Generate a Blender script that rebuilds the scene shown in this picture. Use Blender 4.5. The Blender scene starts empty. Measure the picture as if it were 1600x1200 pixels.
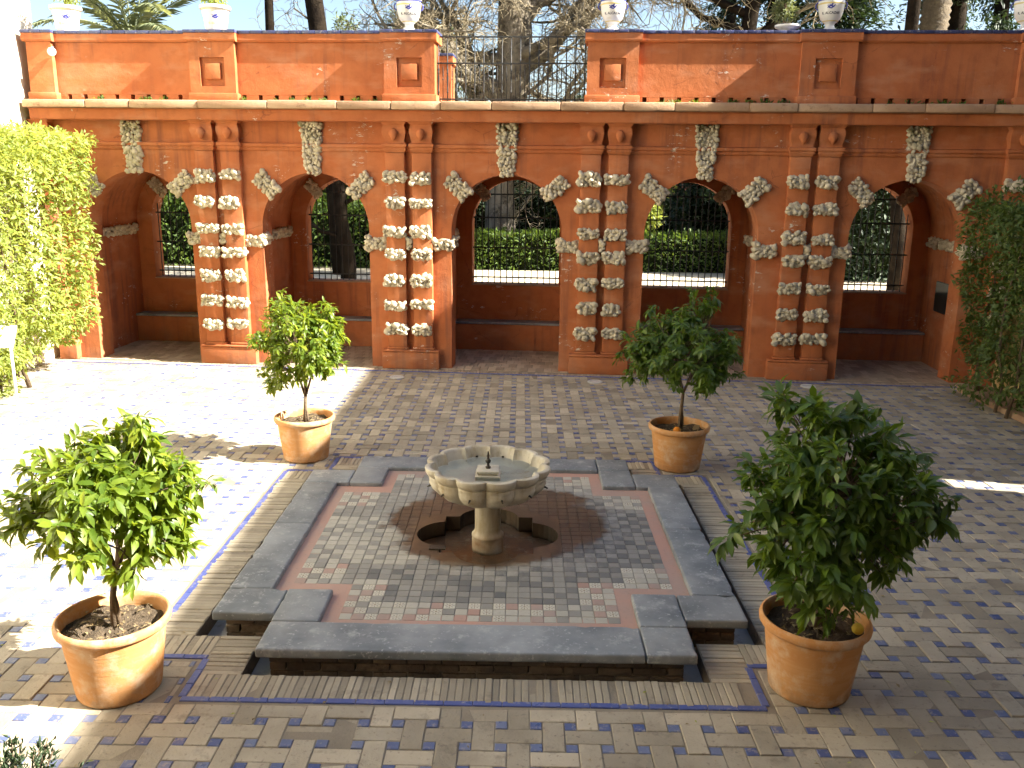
import bpy, bmesh, math, random
import numpy as np
from mathutils import Vector, Matrix, noise as mnoise
from mathutils.geometry import delaunay_2d_cdt
rng = np.random.default_rng(7); random.seed(7)
S = bpy.context.scene
COL = S.collection
PI = math.pi
# ------------------------------------------------------------------ camera
PITCH, YAW, ROLL, FPX = math.radians(13.306), math.radians(-0.46), math.radians(0.71), 1360.7
cam = bpy.data.cameras.new('camera'); camo = bpy.data.objects.new('camera', cam); COL.objects.link(camo)
fw = Vector((math.sin(YAW)*math.cos(PITCH), math.cos(YAW)*math.cos(PITCH), -math.sin(PITCH)))
rt = Vector((math.cos(YAW), -math.sin(YAW), 0)); up = rt.cross(fw)
r2 = math.cos(ROLL)*rt + math.sin(ROLL)*up; u2 = -math.sin(ROLL)*rt + math.cos(ROLL)*up
CAM = Vector((0, 0, 3.4))
camo.matrix_world = Matrix(((r2.x, u2.x, -fw.x, CAM.x), (r2.y, u2.y, -fw.y, CAM.y), (r2.z, u2.z, -fw.z, CAM.z), (0, 0, 0, 1)))
cam.sensor_width = 36; cam.lens = FPX/1600*36; cam.clip_start = 0.05; cam.clip_end = 2000
S.camera = camo
S.render.resolution_x = 1024; S.render.resolution_y = 768
# ------------------------------------------------------------------ sky and sun
SUN = Vector((1, -0.2, 0.80)).normalized()
world = bpy.data.worlds.new('World'); S.world = world; world.use_nodes = True
wn = world.node_tree; bg = wn.nodes['Background']; sky = wn.nodes.new('ShaderNodeTexSky')
sky.sky_type = 'NISHITA'; sky.sun_disc = False
sky.sun_elevation = math.asin(SUN.z); sky.sun_rotation = math.atan2(SUN.x, SUN.y)
sky.air_density = 1.0; sky.dust_density = 1.6; sky.ozone_density = 1.0
wn.links.new(sky.outputs[0], bg.inputs[0]); bg.inputs[1].default_value = 0.053
sl = bpy.data.lights.new('sun', 'SUN'); sl.energy = 5.0; sl.angle = math.radians(0.55); sl.color = (1, 0.94, 0.84)
so = bpy.data.objects.new('sun', sl); COL.objects.link(so)
so.rotation_euler = SUN.to_track_quat('Z', 'Y').to_euler()
S.view_settings.view_transform = 'Standard'; S.view_settings.look = 'None'
S.view_settings.gamma = 1; S.view_settings.exposure = 2.38
S.render.engine = 'CYCLES'
S.cycles.use_adaptive_sampling = True; S.cycles.adaptive_threshold = 0.03; S.cycles.max_bounces = 5; S.cycles.diffuse_bounces = 3; S.cycles.glossy_bounces = 2; S.cycles.transmission_bounces = 4; S.cycles.caustics_reflective = False; S.cycles.caustics_refractive = False
# ------------------------------------------------------------------ material helpers
class NT:
    def __init__(s, name):
        s.m = bpy.data.materials.new(name); s.m.use_nodes = True
        s.t = s.m.node_tree; s.n = s.t.nodes; s.bsdf = s.n['Principled BSDF']; s.out = s.n['Material Output']
        s.pos = s.n.new('ShaderNodeNewGeometry')
        s.P = s.pos.outputs['Position']; s.island = s.pos.outputs['Random Per Island']
    def set(s, sock, v):
        if isinstance(v, bpy.types.NodeSocket): s.t.links.new(v, sock)
        elif isinstance(v, (tuple, list)): sock.default_value = (*v, 1) if len(v) == 3 and len(sock.default_value) == 4 else v
        else: sock.default_value = v
    def math(s, op, a, b=0.5, c=0.0, clamp=False):
        n = s.n.new('ShaderNodeMath'); n.operation = op; n.use_clamp = clamp
        s.set(n.inputs[0], a); s.set(n.inputs[1], b); s.set(n.inputs[2], c); return n.outputs[0]
    def noise(s, scale, detail=4, rough=0.55, vec=None, dist=0.0):
        n = s.n.new('ShaderNodeTexNoise'); n.inputs['Scale'].default_value = scale
        n.inputs['Detail'].default_value = detail; n.inputs['Roughness'].default_value = rough
        n.inputs['Distortion'].default_value = dist
        s.t.links.new(vec or s.P, n.inputs['Vector']); return n.outputs['Fac']
    def vor(s, scale, vec=None, out='Distance', feature='F1'):
        n = s.n.new('ShaderNodeTexVoronoi'); n.feature = feature; n.inputs['Scale'].default_value = scale
        s.t.links.new(vec or s.P, n.inputs['Vector']); return n.outputs[out]
    def mapr(s, v, a, b, c=0.0, d=1.0):
        n = s.n.new('ShaderNodeMapRange'); s.set(n.inputs[0], v)
        for i, x in enumerate((a, b, c, d)): n.inputs[i+1].default_value = x
        return n.outputs[0]
    def mix(s, f, a, b, mode='MIX'):
        n = s.n.new('ShaderNodeMix'); n.data_type = 'RGBA'; n.blend_type = mode
        s.set(n.inputs[0], f); s.set(n.inputs[6], a); s.set(n.inputs[7], b); return n.outputs[2]
    def scale(s, vec, sc):
        n = s.n.new('ShaderNodeVectorMath'); n.operation = 'MULTIPLY'; s.t.links.new(vec, n.inputs[0]); n.inputs[1].default_value = sc; return n.outputs[0]
    def xyz(s, vec=None):
        n = s.n.new('ShaderNodeSeparateXYZ'); s.t.links.new(vec or s.P, n.inputs[0]); return n.outputs
    def rnd(s):
        o = s.n.new('ShaderNodeObjectInfo')
        return s.math('FRACT', s.math('ADD', s.island, s.math('MULTIPLY', o.outputs['Random'], 7.31)))
    def bump(s, h, strength=0.5, dist=0.01, normal=None):
        n = s.n.new('ShaderNodeBump'); n.inputs['Strength'].default_value = strength; n.inputs['Distance'].default_value = dist
        s.t.links.new(h, n.inputs['Height'])
        if normal: s.t.links.new(normal, n.inputs['Normal'])
        return n.outputs[0]
    def done(s, color, rough=0.8, normal=None, spec=0.4, metal=0.0):
        s.set(s.bsdf.inputs['Base Color'], color); s.set(s.bsdf.inputs['Roughness'], rough)
        s.set(s.bsdf.inputs['Specular IOR Level'], spec); s.set(s.bsdf.inputs['Metallic'], metal)
        if normal: s.t.links.new(normal, s.bsdf.inputs['Normal'])
        return s.m
MT = {}
def m_stone(name, c1, c2, c3=None, sc=3.0, fine=40.0, bstr=0.5, bdist=0.006, rough=0.85, var=0.0, spec=0.3, speck=None):
    t = NT(name)
    a = t.noise(sc, 4, 0.6); col = t.mix(t.mapr(a, 0.35, 0.65), c1, c2)
    if c3: col = t.mix(t.mapr(t.noise(sc*2.7, 5, 0.7), 0.56, 0.72), col, c3)
    if var and name.startswith('paver'): col = t.mix(t.mapr(t.noise(.45, 4, .6), .42, .66, 0, .30), col, tuple(x*.62 for x in c1)); col = t.mix(t.mapr(t.noise(.8, 5, .7), .60, .74, 0, .4), col, (.50, .46, .40))
    if speck: col = t.mix(t.mapr(t.noise(sc*14, 3, 0.6), 0.6, 0.7), col, speck)
    if var:
        k = t.rnd(); v = t.mapr(k, 0, 1, 1-var, 1+var)
        n = t.n.new('ShaderNodeCombineColor'); [t.t.links.new(v, n.inputs[i]) for i in range(3)]
        col = t.mix(1.0, col, n.outputs[0], 'MULTIPLY')
    h = t.math('ADD', t.noise(fine, 3, 0.65), t.math('MULTIPLY', a, 0.8))
    MT[name] = t.done(col, rough, t.bump(h, bstr, bdist), spec); return MT[name]
def m_leaf(name, c1, c2, trans=0.35, rough=0.42, tcol=None, spec=0.45):
    t = NT(name); k = t.rnd()
    col = t.mix(t.mapr(k, 0.1, 0.9), c1, c2)
    col = t.mix(t.mapr(t.noise(1.7, 3), 0.35, 0.65, 0, 0.5), col, c1)
    col = t.mix(t.mapr(t.math('FRACT', t.math('MULTIPLY', k, 37.7)), 0.93, 0.97, 0, .7), col, tuple(min(1, a*b_) for a, b_ in zip(c2, (1.5, 1.25, 1.0))))
    t.done(col, rough, None, spec)
    tr = t.n.new('ShaderNodeBsdfTranslucent')
    if tcol is None: tcol = tuple(min(1, x*y) for x, y in zip(c2, (1.9, 1.75, 0.9)))
    tr.inputs[0].default_value = (*tcol, 1)
    mx = t.n.new('ShaderNodeMixShader'); mx.inputs[0].default_value = trans
    t.t.links.new(t.bsdf.outputs[0], mx.inputs[1]); t.t.links.new(tr.outputs[0], mx.inputs[2]); t.t.links.new(mx.outputs[0], t.out.inputs[0])
    MT[name] = t.m; return t.m
# stucco: burnt orange lime render with blotches, pale chips and rain streaks
def m_stucco(name, c1, c2, pale, chips=0.70):
    t = NT(name)
    a = t.noise(0.55, 4, 0.62); b = t.noise(3.2, 4, 0.65)
    col = t.mix(t.mapr(a, 0.36, 0.64), c1, c2)
    col = t.mix(t.mapr(b, 0.42, 0.70, 0, 0.5), col, tuple(x*0.68 for x in c1))
    st = t.noise(1.0, 5, 0.6, t.scale(t.P, (8.0, 8.0, 0.40)))
    col = t.mix(t.math('MULTIPLY', t.mapr(st, 0.50, 0.64, 0, 0.75), t.mapr(t.noise(.8, 3), .40, .62)), col, (0.23, 0.085, 0.048))
    w = t.noise(1.1, 4, 0.6, t.scale(t.P, (1.0, 1.0, 2.6)))
    col = t.mix(t.mapr(w, 0.52, 0.72, 0, 0.55), col, pale)
    cr = t.vor(0.9, t.scale(t.P, (1, 1, 1.3)), 'Distance', 'DISTANCE_TO_EDGE'); wob = t.math('ADD', cr, t.math('MULTIPLY', t.math('SUBTRACT', t.noise(5, 4, .7), .5), .10)); crack = t.math('MULTIPLY', t.mapr(t.math('ABSOLUTE', wob), 0.0, 0.006, 1, 0), t.mapr(t.noise(0.7, 3), .50, .60)); col = t.mix(t.math('MULTIPLY', crack, .6), col, (0.14, 0.05, 0.03))
    ch = t.math('MULTIPLY', t.mapr(t.noise(1.6, 2), 0.60, 0.66), t.mapr(t.noise(8, 6, 0.72, t.scale(t.P, (1, 1, 2.4))), chips-0.12, chips-0.09))
    col = t.mix(ch, col, (0.62, 0.52, 0.42))
    z = t.xyz()[2]
    damp = t.math('MULTIPLY', t.mapr(z, 0.0, 0.55, 1, 0), t.mapr(t.noise(2.2, 6, 0.7), 0.40, 0.62))
    col = t.mix(t.math('MULTIPLY', damp, 0.55), col, (0.24, 0.13, 0.085))
    h = t.math('ADD', t.math('MULTIPLY', t.noise(7, 4, 0.65), 1.0), t.math('MULTIPLY', t.noise(60, 2, 0.6), 0.25))
    h = t.math('SUBTRACT', h, t.math('MULTIPLY', ch, 0.4))
    MT[name] = t.done(col, 0.9, t.bump(h, 0.55, 0.016), 0.2)
m_stucco('stucco', (0.43, 0.132, 0.048), (0.495, 0.172, 0.066), (0.53, 0.255, 0.14))
m_stone('rock', (0.50, 0.435, 0.31), (0.62, 0.55, 0.40), (0.31, 0.25, 0.16), sc=5, fine=30, bstr=0.9, bdist=0.012, var=0.22)
t = NT('rock_mossy'); a = t.noise(5, 6, 0.6); col = t.mix(t.mapr(a, 0.35, 0.65), (0.50, 0.435, 0.31), (0.62, 0.55, 0.40))
moss = t.math('MULTIPLY', t.mapr(t.xyz()[2], 3.8, 4.35), t.mapr(t.noise(9, 5, 0.7), 0.44, 0.60))
col = t.mix(moss, col, (0.13, 0.13, 0.045)); MT['rock_mossy'] = t.done(col, 0.9, t.bump(t.noise(30, 5, .65), 0.9, 0.012), 0.2)
m_stone('cornice_stone', (0.39, 0.24, 0.14), (0.47, 0.32, 0.20), (0.24, 0.145, 0.085), sc=2.5, fine=30, bstr=0.7, bdist=0.01, var=0.15)
m_stone('paver', (0.355, 0.303, 0.218), (0.455, 0.395, 0.292), (0.24, 0.205, 0.15), sc=1.7, fine=45, bstr=0.8, bdist=0.008, var=0.22, rough=0.75, speck=(0.27, 0.225, 0.17))
m_stone('paver_edge', (0.34, 0.293, 0.213), (0.43, 0.372, 0.272), (0.21, 0.175, 0.125), sc=1.6, fine=50, bstr=0.7, bdist=0.006, var=0.20, rough=0.8)
m_stone('mortar', (0.22, 0.185, 0.135), (0.30, 0.255, 0.19), sc=2, fine=60, bstr=0.8, bdist=0.008)
m_stone('loggia_floor', (0.33, 0.25, 0.175), (0.40, 0.31, 0.22), (0.22, 0.16, 0.11), sc=1.3, fine=45, var=0.22)
def m_blue(name, c1, c2, worn):
    t = NT(name); k = t.rnd()
    col = t.mix(k, c1, c2)
    col = t.mix(t.mapr(t.noise(22, 5, 0.7), 0.60-worn, 0.72-worn, 0, 0.75), col, (0.33, 0.29, 0.26))
    MT[name] = t.done(col, t.mapr(t.noise(9, 4), 0.3, 0.7, 0.22, 0.6), t.bump(t.noise(25, 4), 0.25, 0.004), 0.5)
m_blue('blue_tile', (0.055, 0.080, 0.21), (0.145, 0.170, 0.265), 0.07)
m_blue('blue_strip', (0.055, 0.080, 0.26), (0.10, 0.125, 0.30), 0.04)
m_blue('coping_blue', (0.028, 0.034, 0.10), (0.055, 0.065, 0.15), 0.03)
m_stone('slab_stone', (0.145, 0.162, 0.172), (0.285, 0.300, 0.305), (0.40, 0.41, 0.405), sc=2.1, fine=25, bstr=0.45, bdist=0.006, rough=0.55, var=0.08, spec=0.4, speck=(0.36, 0.37, 0.375))
m_stone('dark_brick', (0.13, 0.10, 0.072), (0.20, 0.15, 0.10), (0.07, 0.055, 0.04), sc=3, fine=35, bstr=0.9, bdist=0.012, var=0.3)
m_stone('channel_cement', (0.30, 0.31, 0.32), (0.40, 0.40, 0.39), (0.20, 0.18, 0.15), sc=2, fine=30)
# fountain floor tiles: a wet rusty stain spreads round the pit
PC = (-0.275, 7.72)
def stain(t, col, amount=0.92):
    n = t.n.new('ShaderNodeVectorMath'); n.operation = 'DISTANCE'
    f = t.scale(t.P, (1, 1, 0)); t.t.links.new(f, n.inputs[0]); n.inputs[1].default_value = (PC[0]+0.05, PC[1]+0.36, 0)
    d = t.math('ADD', n.outputs['Value'], t.math('MULTIPLY', t.math('SUBTRACT', t.noise(2.0, 6, 0.65), 0.5), 1.1))
    k = t.math('MULTIPLY', t.mapr(d, 0.96, 1.08, 1, 0), amount)
    ring = t.math('MULTIPLY', t.mapr(t.math('ABSOLUTE', t.math('SUBTRACT', d, 1.2)), 0.0, 0.16, 1, 0), 0.5)
    lime = t.math('MULTIPLY', ring, t.mapr(t.noise(14, 5, 0.7), 0.40, 0.62))
    col = t.mix(lime, col, (0.42, 0.40, 0.35))
    br = t.mix(t.mapr(t.noise(3.5, 5, 0.7), 0.36, 0.64), (0.055, 0.034, 0.019), (0.12, 0.072, 0.038))
    return t.mix(k, col, br), k
def m_tile(name, c1, c2, var=0.15, film=0.5, star=False):
    t = NT(name); k = t.rnd()
    col = t.mix(k, c1, c2)
    if star:
        uv = t.n.new('ShaderNodeTexCoord'); x, y, _ = t.xyz(uv.outputs['UV'])
        x = t.math('SUBTRACT', x, 0.5); y = t.math('SUBTRACT', y, 0.5)
        r = t.math('SQRT', t.math('ADD', t.math('MULTIPLY', x, x), t.math('MULTIPLY', y, y)))
        th = t.math('ARCTAN2', y, x)
        c8 = t.math('ABSOLUTE', t.math('SINE', t.math('MULTIPLY', th, 4.0)))
        pet = t.math('MULTIPLY', t.mapr(c8, 0.30, 0.42, 1, 0), t.math('MULTIPLY', t.mapr(r, 0.17, 0.20), t.mapr(r, 0.40, 0.43, 1, 0)))
        dot = t.mapr(r, 0.075, 0.10, 1, 0)
        mk = t.math('MAXIMUM', pet, dot)
        col = t.mix(t.math('MULTIPLY', mk, 0.85), col, t.mix(t.mapr(c8, 0, 1), (0.05, 0.045, 0.05), (0.22, 0.11, 0.04)))
    fl = t.mapr(t.noise(1.3, 6, 0.65), 0.38, 0.62, 0, film)
    col = t.mix(fl, col, (0.30, 0.285, 0.25))
    col = t.mix(t.mapr(t.noise(30, 4, .7), 0.55, 0.75, 0, 0.4), col, (0.20, 0.18, 0.15))
    col, w = stain(t, col)
    rough = t.math('SUBTRACT', 0.68, t.math('MULTIPLY', w, 0.42))
    MT[name] = t.done(col, rough, t.bump(t.noise(28, 4), 0.3, 0.004), 0.45)
m_tile('tile_grey', (0.220, 0.210, 0.182), (0.285, 0.272, 0.238), film=0.45)
m_tile('tile_dark', (0.115, 0.115, 0.110), (0.17, 0.165, 0.155), film=0.25)
m_tile('tile_cream', (0.40, 0.375, 0.31), (0.47, 0.44, 0.365), film=0.25)
m_tile('tile_star', (0.50, 0.47, 0.38), (0.56, 0.525, 0.43), film=0.10, star=True)
m_tile('tile_pink', (0.38, 0.235, 0.185), (0.42, 0.275, 0.22), film=0.6)
m_tile('pan_pink', (0.47, 0.27, 0.205), (0.47, 0.27, 0.205), film=0.5)
m_tile('grout', (0.24, 0.215, 0.18), (0.24, 0.215, 0.18), film=0.3)
m_tile('pit_stone', (0.20, 0.165, 0.12), (0.20, 0.165, 0.12), film=0.2)
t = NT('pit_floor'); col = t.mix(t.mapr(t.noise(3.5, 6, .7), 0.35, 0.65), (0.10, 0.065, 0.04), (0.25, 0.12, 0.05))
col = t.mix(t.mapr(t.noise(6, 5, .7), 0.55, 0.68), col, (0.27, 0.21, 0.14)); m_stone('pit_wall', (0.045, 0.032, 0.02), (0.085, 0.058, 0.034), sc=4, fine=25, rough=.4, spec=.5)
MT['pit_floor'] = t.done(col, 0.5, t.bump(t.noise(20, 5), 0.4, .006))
# pale marble of the fountain, ochre mineral stains in it
t = NT('marble'); a = t.noise(2.6, 7, 0.62); col = t.mix(t.mapr(a, 0.36, 0.64), (0.47, 0.42, 0.315), (0.60, 0.555, 0.44))
st = t.noise(2.0, 6, 0.65, t.scale(t.P, (4, 4, 0.8)))
col = t.mix(t.mapr(st, 0.48, 0.70, 0, 0.8), col, (0.33, 0.25, 0.13))
col = t.mix(t.mapr(t.noise(11, 5, .7), 0.60, 0.74, 0, 0.6), col, (0.22, 0.19, 0.13))
col = t.mix(t.math('MULTIPLY', t.mapr(t.xyz()[2], 0.05, 0.20, 1, 0), t.mapr(t.noise(4, 5), 0.3, 0.6)), col, (0.22, 0.11, 0.04))
MT['marble'] = t.done(col, 0.5, t.bump(t.math('ADD', t.noise(14, 6, .6), t.math('MULTIPLY', t.noise(70, 3), .3)), 0.4, 0.008), 0.4)
m_stone('basin_floor', (0.60, 0.55, 0.42), (0.74, 0.70, 0.58), (0.46, 0.36, 0.19), sc=2.2, fine=25, bstr=0.3, bdist=0.006, rough=0.45)
m_stone('bronze', (0.022, 0.018, 0.012), (0.05, 0.04, 0.025), sc=20, fine=60, rough=0.45, spec=0.5)
t = NT('water'); t.done((0.92, 0.93, 0.88), 0.03, t.bump(t.noise(9, 3), 0.12, 0.01), 0.5); tp = t.n.new('ShaderNodeBsdfTransparent'); tp.inputs[0].default_value = (.93, .94, .90, 1); gs = t.n.new('ShaderNodeBsdfGlossy'); gs.inputs['Roughness'].default_value = .04; t.t.links.new(t.bump(t.noise(9, 3), .15, .01), gs.inputs['Normal'])
fr = t.n.new('ShaderNodeFresnel'); fr.inputs[0].default_value = 1.27; mx = t.n.new('ShaderNodeMixShader'); t.t.links.new(fr.outputs[0], mx.inputs[0]); t.t.links.new(tp.outputs[0], mx.inputs[1]); t.t.links.new(gs.outputs[0], mx.inputs[2]); t.t.links.new(mx.outputs[0], t.out.inputs[0]); MT['water'] = t.m
t = NT('terracotta'); a = t.noise(2.0, 6, .6); col = t.mix(t.mapr(a, 0.35, 0.65), (0.50, 0.225, 0.075), (0.57, 0.295, 0.115))
bd = t.noise(1.5, 4, .6, t.scale(t.P, (1.2, 1.2, 14)))
col = t.mix(t.mapr(bd, 0.45, 0.7, 0, 0.35), col, (0.66, 0.42, 0.22))
col = t.mix(t.mapr(t.noise(5, 6, .7), 0.48, 0.66, 0, 0.75), col, (0.60, 0.46, 0.32))
sp = t.math('MULTIPLY', t.mapr(t.xyz()[2], .0, .16, 1, 0), t.mapr(t.noise(9, 5, .7), .42, .6)); col = t.mix(t.math('MULTIPLY', sp, .6), col, (0.22, 0.14, 0.08)); col = t.mix(t.mapr(t.noise(3, 5, .65, t.scale(t.P, (2.2, 2.2, .5))), .58, .72, 0, .35), col, (0.33, 0.17, 0.075))
MT['terracotta'] = t.done(col, 0.82, t.bump(t.math('ADD', t.noise(1.5, 3, .5, t.scale(t.P, (1, 1, 60))), t.noise(50, 4)), 0.28, 0.005), 0.25)
m_stone('soil', (0.075, 0.055, 0.035), (0.13, 0.095, 0.06), (0.22, 0.17, 0.11), sc=9, fine=60, bstr=1.0, bdist=0.03, rough=0.95)
m_stone('bark', (0.11, 0.075, 0.045), (0.17, 0.125, 0.08), (0.07, 0.05, 0.03), sc=12, fine=60, bstr=0.8, bdist=0.008)
t = NT('bark_grey'); a = t.noise(1.1, 7, .65, t.scale(t.P, (3, 3, 0.8))); col = t.mix(t.mapr(a, .35, .65), (0.15, 0.125, 0.092), (0.31, 0.27, 0.205))
col = t.mix(t.mapr(t.noise(3, 6, .7), .50, .65), col, (0.06, 0.05, 0.034)); MT['bark_grey'] = t.done(col, .9, t.bump(t.noise(5, 6, .7, t.scale(t.P, (2, 2, .6))), 1.0, .05), .2)
m_stone('palm_bark', (0.085, 0.065, 0.042), (0.14, 0.11, 0.07), (0.07, 0.05, 0.03), sc=6, fine=14, bstr=1, bdist=0.04)
m_stone('bark_dark', (0.012, 0.009, 0.007), (0.026, 0.020, 0.014), sc=3, fine=20, bstr=1, bdist=0.03, spec=.03, rough=1)  # near black: the shade of the silhouetted trunks is put into the colour
m_stone('hedge_core', (0.008, 0.012, 0.005), (0.016, 0.022, 0.008), sc=3, fine=9, bstr=1, bdist=.1, spec=.0, rough=1)  # near-black fill, stands for the shade inside the hedges
m_stone('twig', (0.20, 0.165, 0.105), (0.30, 0.25, 0.16), sc=2, fine=20)
m_leaf('citrus_lit_leaf', (0.060, 0.110, 0.012), (0.20, 0.265, 0.028), 0.40, 0.42)  # paler, yellower leaf copy: sunlight put into the left trees' colour
m_leaf('citrus_shade_leaf', (0.045, 0.090, 0.011), (0.125, 0.20, 0.022), 0.30, 0.38)  # darker copy of the citrus leaf: shade put into the right trees' colour
m_leaf('hedge_leaf', (0.12, 0.175, 0.03), (0.32, 0.37, 0.11), 0.40, 0.5)
m_leaf('ivy_leaf', (0.055, 0.10, 0.02), (0.12, 0.175, 0.04), 0.3, 0.5)
m_leaf('garden_leaf', (0.040, 0.080, 0.011), (0.12, 0.185, 0.027), 0.33, 0.55)
m_leaf('grey_leaf', (0.09, 0.12, 0.06), (0.17, 0.20, 0.10), 0.3, 0.6)
m_leaf('dark_leaf', (0.015, 0.032, 0.012), (0.035, 0.062, 0.022), 0.15, 0.6)
m_leaf('palm_leaf', (0.13, 0.16, 0.09), (0.24, 0.27, 0.15), 0.3, 0.5)
m_leaf('dry_leaf', (0.16, 0.11, 0.055), (0.30, 0.24, 0.13), 0.15, 0.7)
m_stone('iron', (0.012, 0.013, 0.012), (0.022, 0.022, 0.020), sc=20, fine=80, rough=0.55, spec=0.5)
m_stone('cream_wall', (0.60, 0.56, 0.46), (0.66, 0.62, 0.52), (0.50, 0.44, 0.34), sc=0.8, fine=30, bstr=0.4, bdist=0.01)
m_stone('ochre_wall', (0.52, 0.37, 0.15), (0.60, 0.44, 0.20), (0.36, 0.24, 0.11), sc=0.9, fine=30, bstr=0.5, bdist=0.01)
m_stone('shade_wall', (0.27, 0.20, 0.14), (0.32, 0.24, 0.17), sc=0.9, fine=30, bstr=0.5, bdist=0.01)
m_stone('garden_red', (0.14, 0.05, 0.038), (0.17, 0.06, 0.045), sc=1, fine=20)
m_stone('earth', (0.10, 0.085, 0.05), (0.16, 0.14, 0.08), (0.06, 0.085, 0.02), sc=0.5, fine=9, bstr=0.8, bdist=0.04)
m_stone('grass', (0.055, 0.10, 0.02), (0.09, 0.15, 0.03), (0.12, 0.14, 0.05), sc=0.7, fine=14, bstr=1, bdist=0.05)
m_stone('sand_path', (0.50, 0.43, 0.31), (0.58, 0.51, 0.38), sc=0.9, fine=30, bstr=0.4, bdist=0.01)
m_stone('white_glaze', (0.74, 0.72, 0.66), (0.80, 0.78, 0.72), (0.64, 0.58, 0.42), sc=3, fine=10, bstr=0.1, bdist=0.004, rough=0.22, spec=0.5)
m_stone('yellow_glaze', (0.66, 0.52, 0.20), (0.72, 0.60, 0.30), sc=6, fine=10, bstr=0.1, bdist=0.003, rough=0.25, spec=0.5)
m_stone('blue_glaze', (0.04, 0.05, 0.25), (0.09, 0.10, 0.36), sc=9, fine=10, bstr=0.1, bdist=0.003, rough=0.25, spec=0.5)
m_stone('ink', (0.03, 0.03, 0.05), (0.06, 0.06, 0.08), sc=9, fine=10, rough=0.4)
m_stone('white_paint', (0.70, 0.70, 0.68), (0.76, 0.76, 0.74), sc=4, fine=30, bstr=0.1, rough=0.4)
m_stone('steel', (0.42, 0.42, 0.40), (0.52, 0.52, 0.50), sc=9, fine=40, bstr=0.2, rough=0.35, spec=0.6)
m_stone('board_dark', (0.012, 0.016, 0.014), (0.02, 0.026, 0.024), sc=4, fine=20, bstr=0.1, rough=0.3)
m_stone('orange_peel', (0.70, 0.24, 0.02), (0.78, 0.32, 0.04), sc=9, fine=90, bstr=0.3, bdist=0.002, rough=0.45)
m_stone('lemon_peel', (0.70, 0.50, 0.05), (0.76, 0.58, 0.08), sc=9, fine=90, bstr=0.3, bdist=0.002, rough=0.45)
m_stone('lamp_glass', (0.55, 0.56, 0.55), (0.62, 0.63, 0.62), sc=9, fine=30, bstr=0.05, rough=0.15, spec=0.6)
# ------------------------------------------------------------------ mesh helpers
class MB:
    def __init__(s): s.v = []; s.f = []; s.uv = None
    def add(s, vs, fs):
        k = len(s.v); s.v.extend([tuple(p) for p in vs]); s.f.extend([tuple(i+k for i in f) for f in fs]); return s
    def box(s, x0, x1, y0, y1, z0, z1, c=0.0):
        if c <= 0:
            vs = [(x, y, z) for z in (z0, z1) for y in (y0, y1) for x in (x0, x1)]
            return s.add(vs, [(0, 2, 3, 1), (4, 5, 7, 6), (0, 1, 5, 4), (2, 6, 7, 3), (0, 4, 6, 2), (1, 3, 7, 5)])
        c = min(c, (x1-x0)*.45, (y1-y0)*.45, (z1-z0)*.45)
        bm = bmesh.new(); r = bmesh.ops.create_cube(bm, size=1)
        for q in bm.verts: q.co = Vector(((x0+x1)/2+q.co.x*(x1-x0), (y0+y1)/2+q.co.y*(y1-y0), (z0+z1)/2+q.co.z*(z1-z0)))
        bmesh.ops.bevel(bm, geom=bm.edges[:], offset=c, segments=2, profile=0.5, affect='EDGES')
        bm.verts.index_update(); s.add([q.co[:] for q in bm.verts], [[q.index for q in f.verts] for f in bm.faces]); bm.free(); return s
    def lathe(s, prof, n=40, c=(0, 0, 0), lobes=None):
        k = len(prof); vs = []
        for r, z in prof:
            for j in range(n):
                a = 2*PI*j/n; rr = r if lobes is None else lobes(r, z, a)
                vs.append((c[0]+rr*math.cos(a), c[1]+rr*math.sin(a), c[2]+z))
        fs = [(i*n+j, i*n+(j+1) % n, (i+1)*n+(j+1) % n, (i+1)*n+j) for i in range(k-1) for j in range(n)]
        return s.add(vs, fs)
    def tube(s, pts, rad, n=8, cap=True):
        pts = [Vector(p) for p in pts]; vs = []; N = len(pts); u = None
        for i, p in enumerate(pts):
            d = (pts[min(i+1, N-1)]-pts[max(i-1, 0)])
            d = d.normalized() if d.length > 1e-9 else Vector((0, 0, 1))
            if u is None: u = d.orthogonal().normalized()
            else:
                u = u-d*u.dot(d); u = u.normalized() if u.length > 1e-6 else d.orthogonal().normalized()
            w = d.cross(u); r = rad[i] if hasattr(rad, '__len__') else rad
            for j in range(n):
                a = 2*PI*j/n; vs.append(p+(u*math.cos(a)+w*math.sin(a))*r)
        fs = [(i*n+j, i*n+(j+1) % n, (i+1)*n+(j+1) % n, (i+1)*n+j) for i in range(N-1) for j in range(n)]
        if cap: fs += [tuple(range(n-1, -1, -1)), tuple((N-1)*n+j for j in range(n))]
        return s.add(vs, fs)
    def prism(s, poly, z0, z1):
        n = len(poly); vs = [(x, y, z0) for x, y in poly]+[(x, y, z1) for x, y in poly]
        return s.add(vs, [tuple(range(n-1, -1, -1)), tuple(range(n, 2*n))]+[(i, (i+1) % n, n+(i+1) % n, n+i) for i in range(n)])
    def profile_u(s, prof, u0, u1):   # extrude a closed (y,z) profile along x
        n = len(prof); vs = [(u0, y, z) for y, z in prof]+[(u1, y, z) for y, z in prof]
        return s.add(vs, [tuple(range(n)), tuple(range(2*n-1, n-1, -1))]+[(i, n+i, n+(i+1) % n, (i+1) % n) for i in range(n)])
    def mesh(s, name):
        me = bpy.data.meshes.new(name); me.from_pydata(s.v, [], s.f); me.update(); return me
    def build(s, name, mat, parent=None, smooth=False, loc=None, angle=None):
        return link(name, s.mesh(name), mat, parent, smooth, loc, angle)
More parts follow.
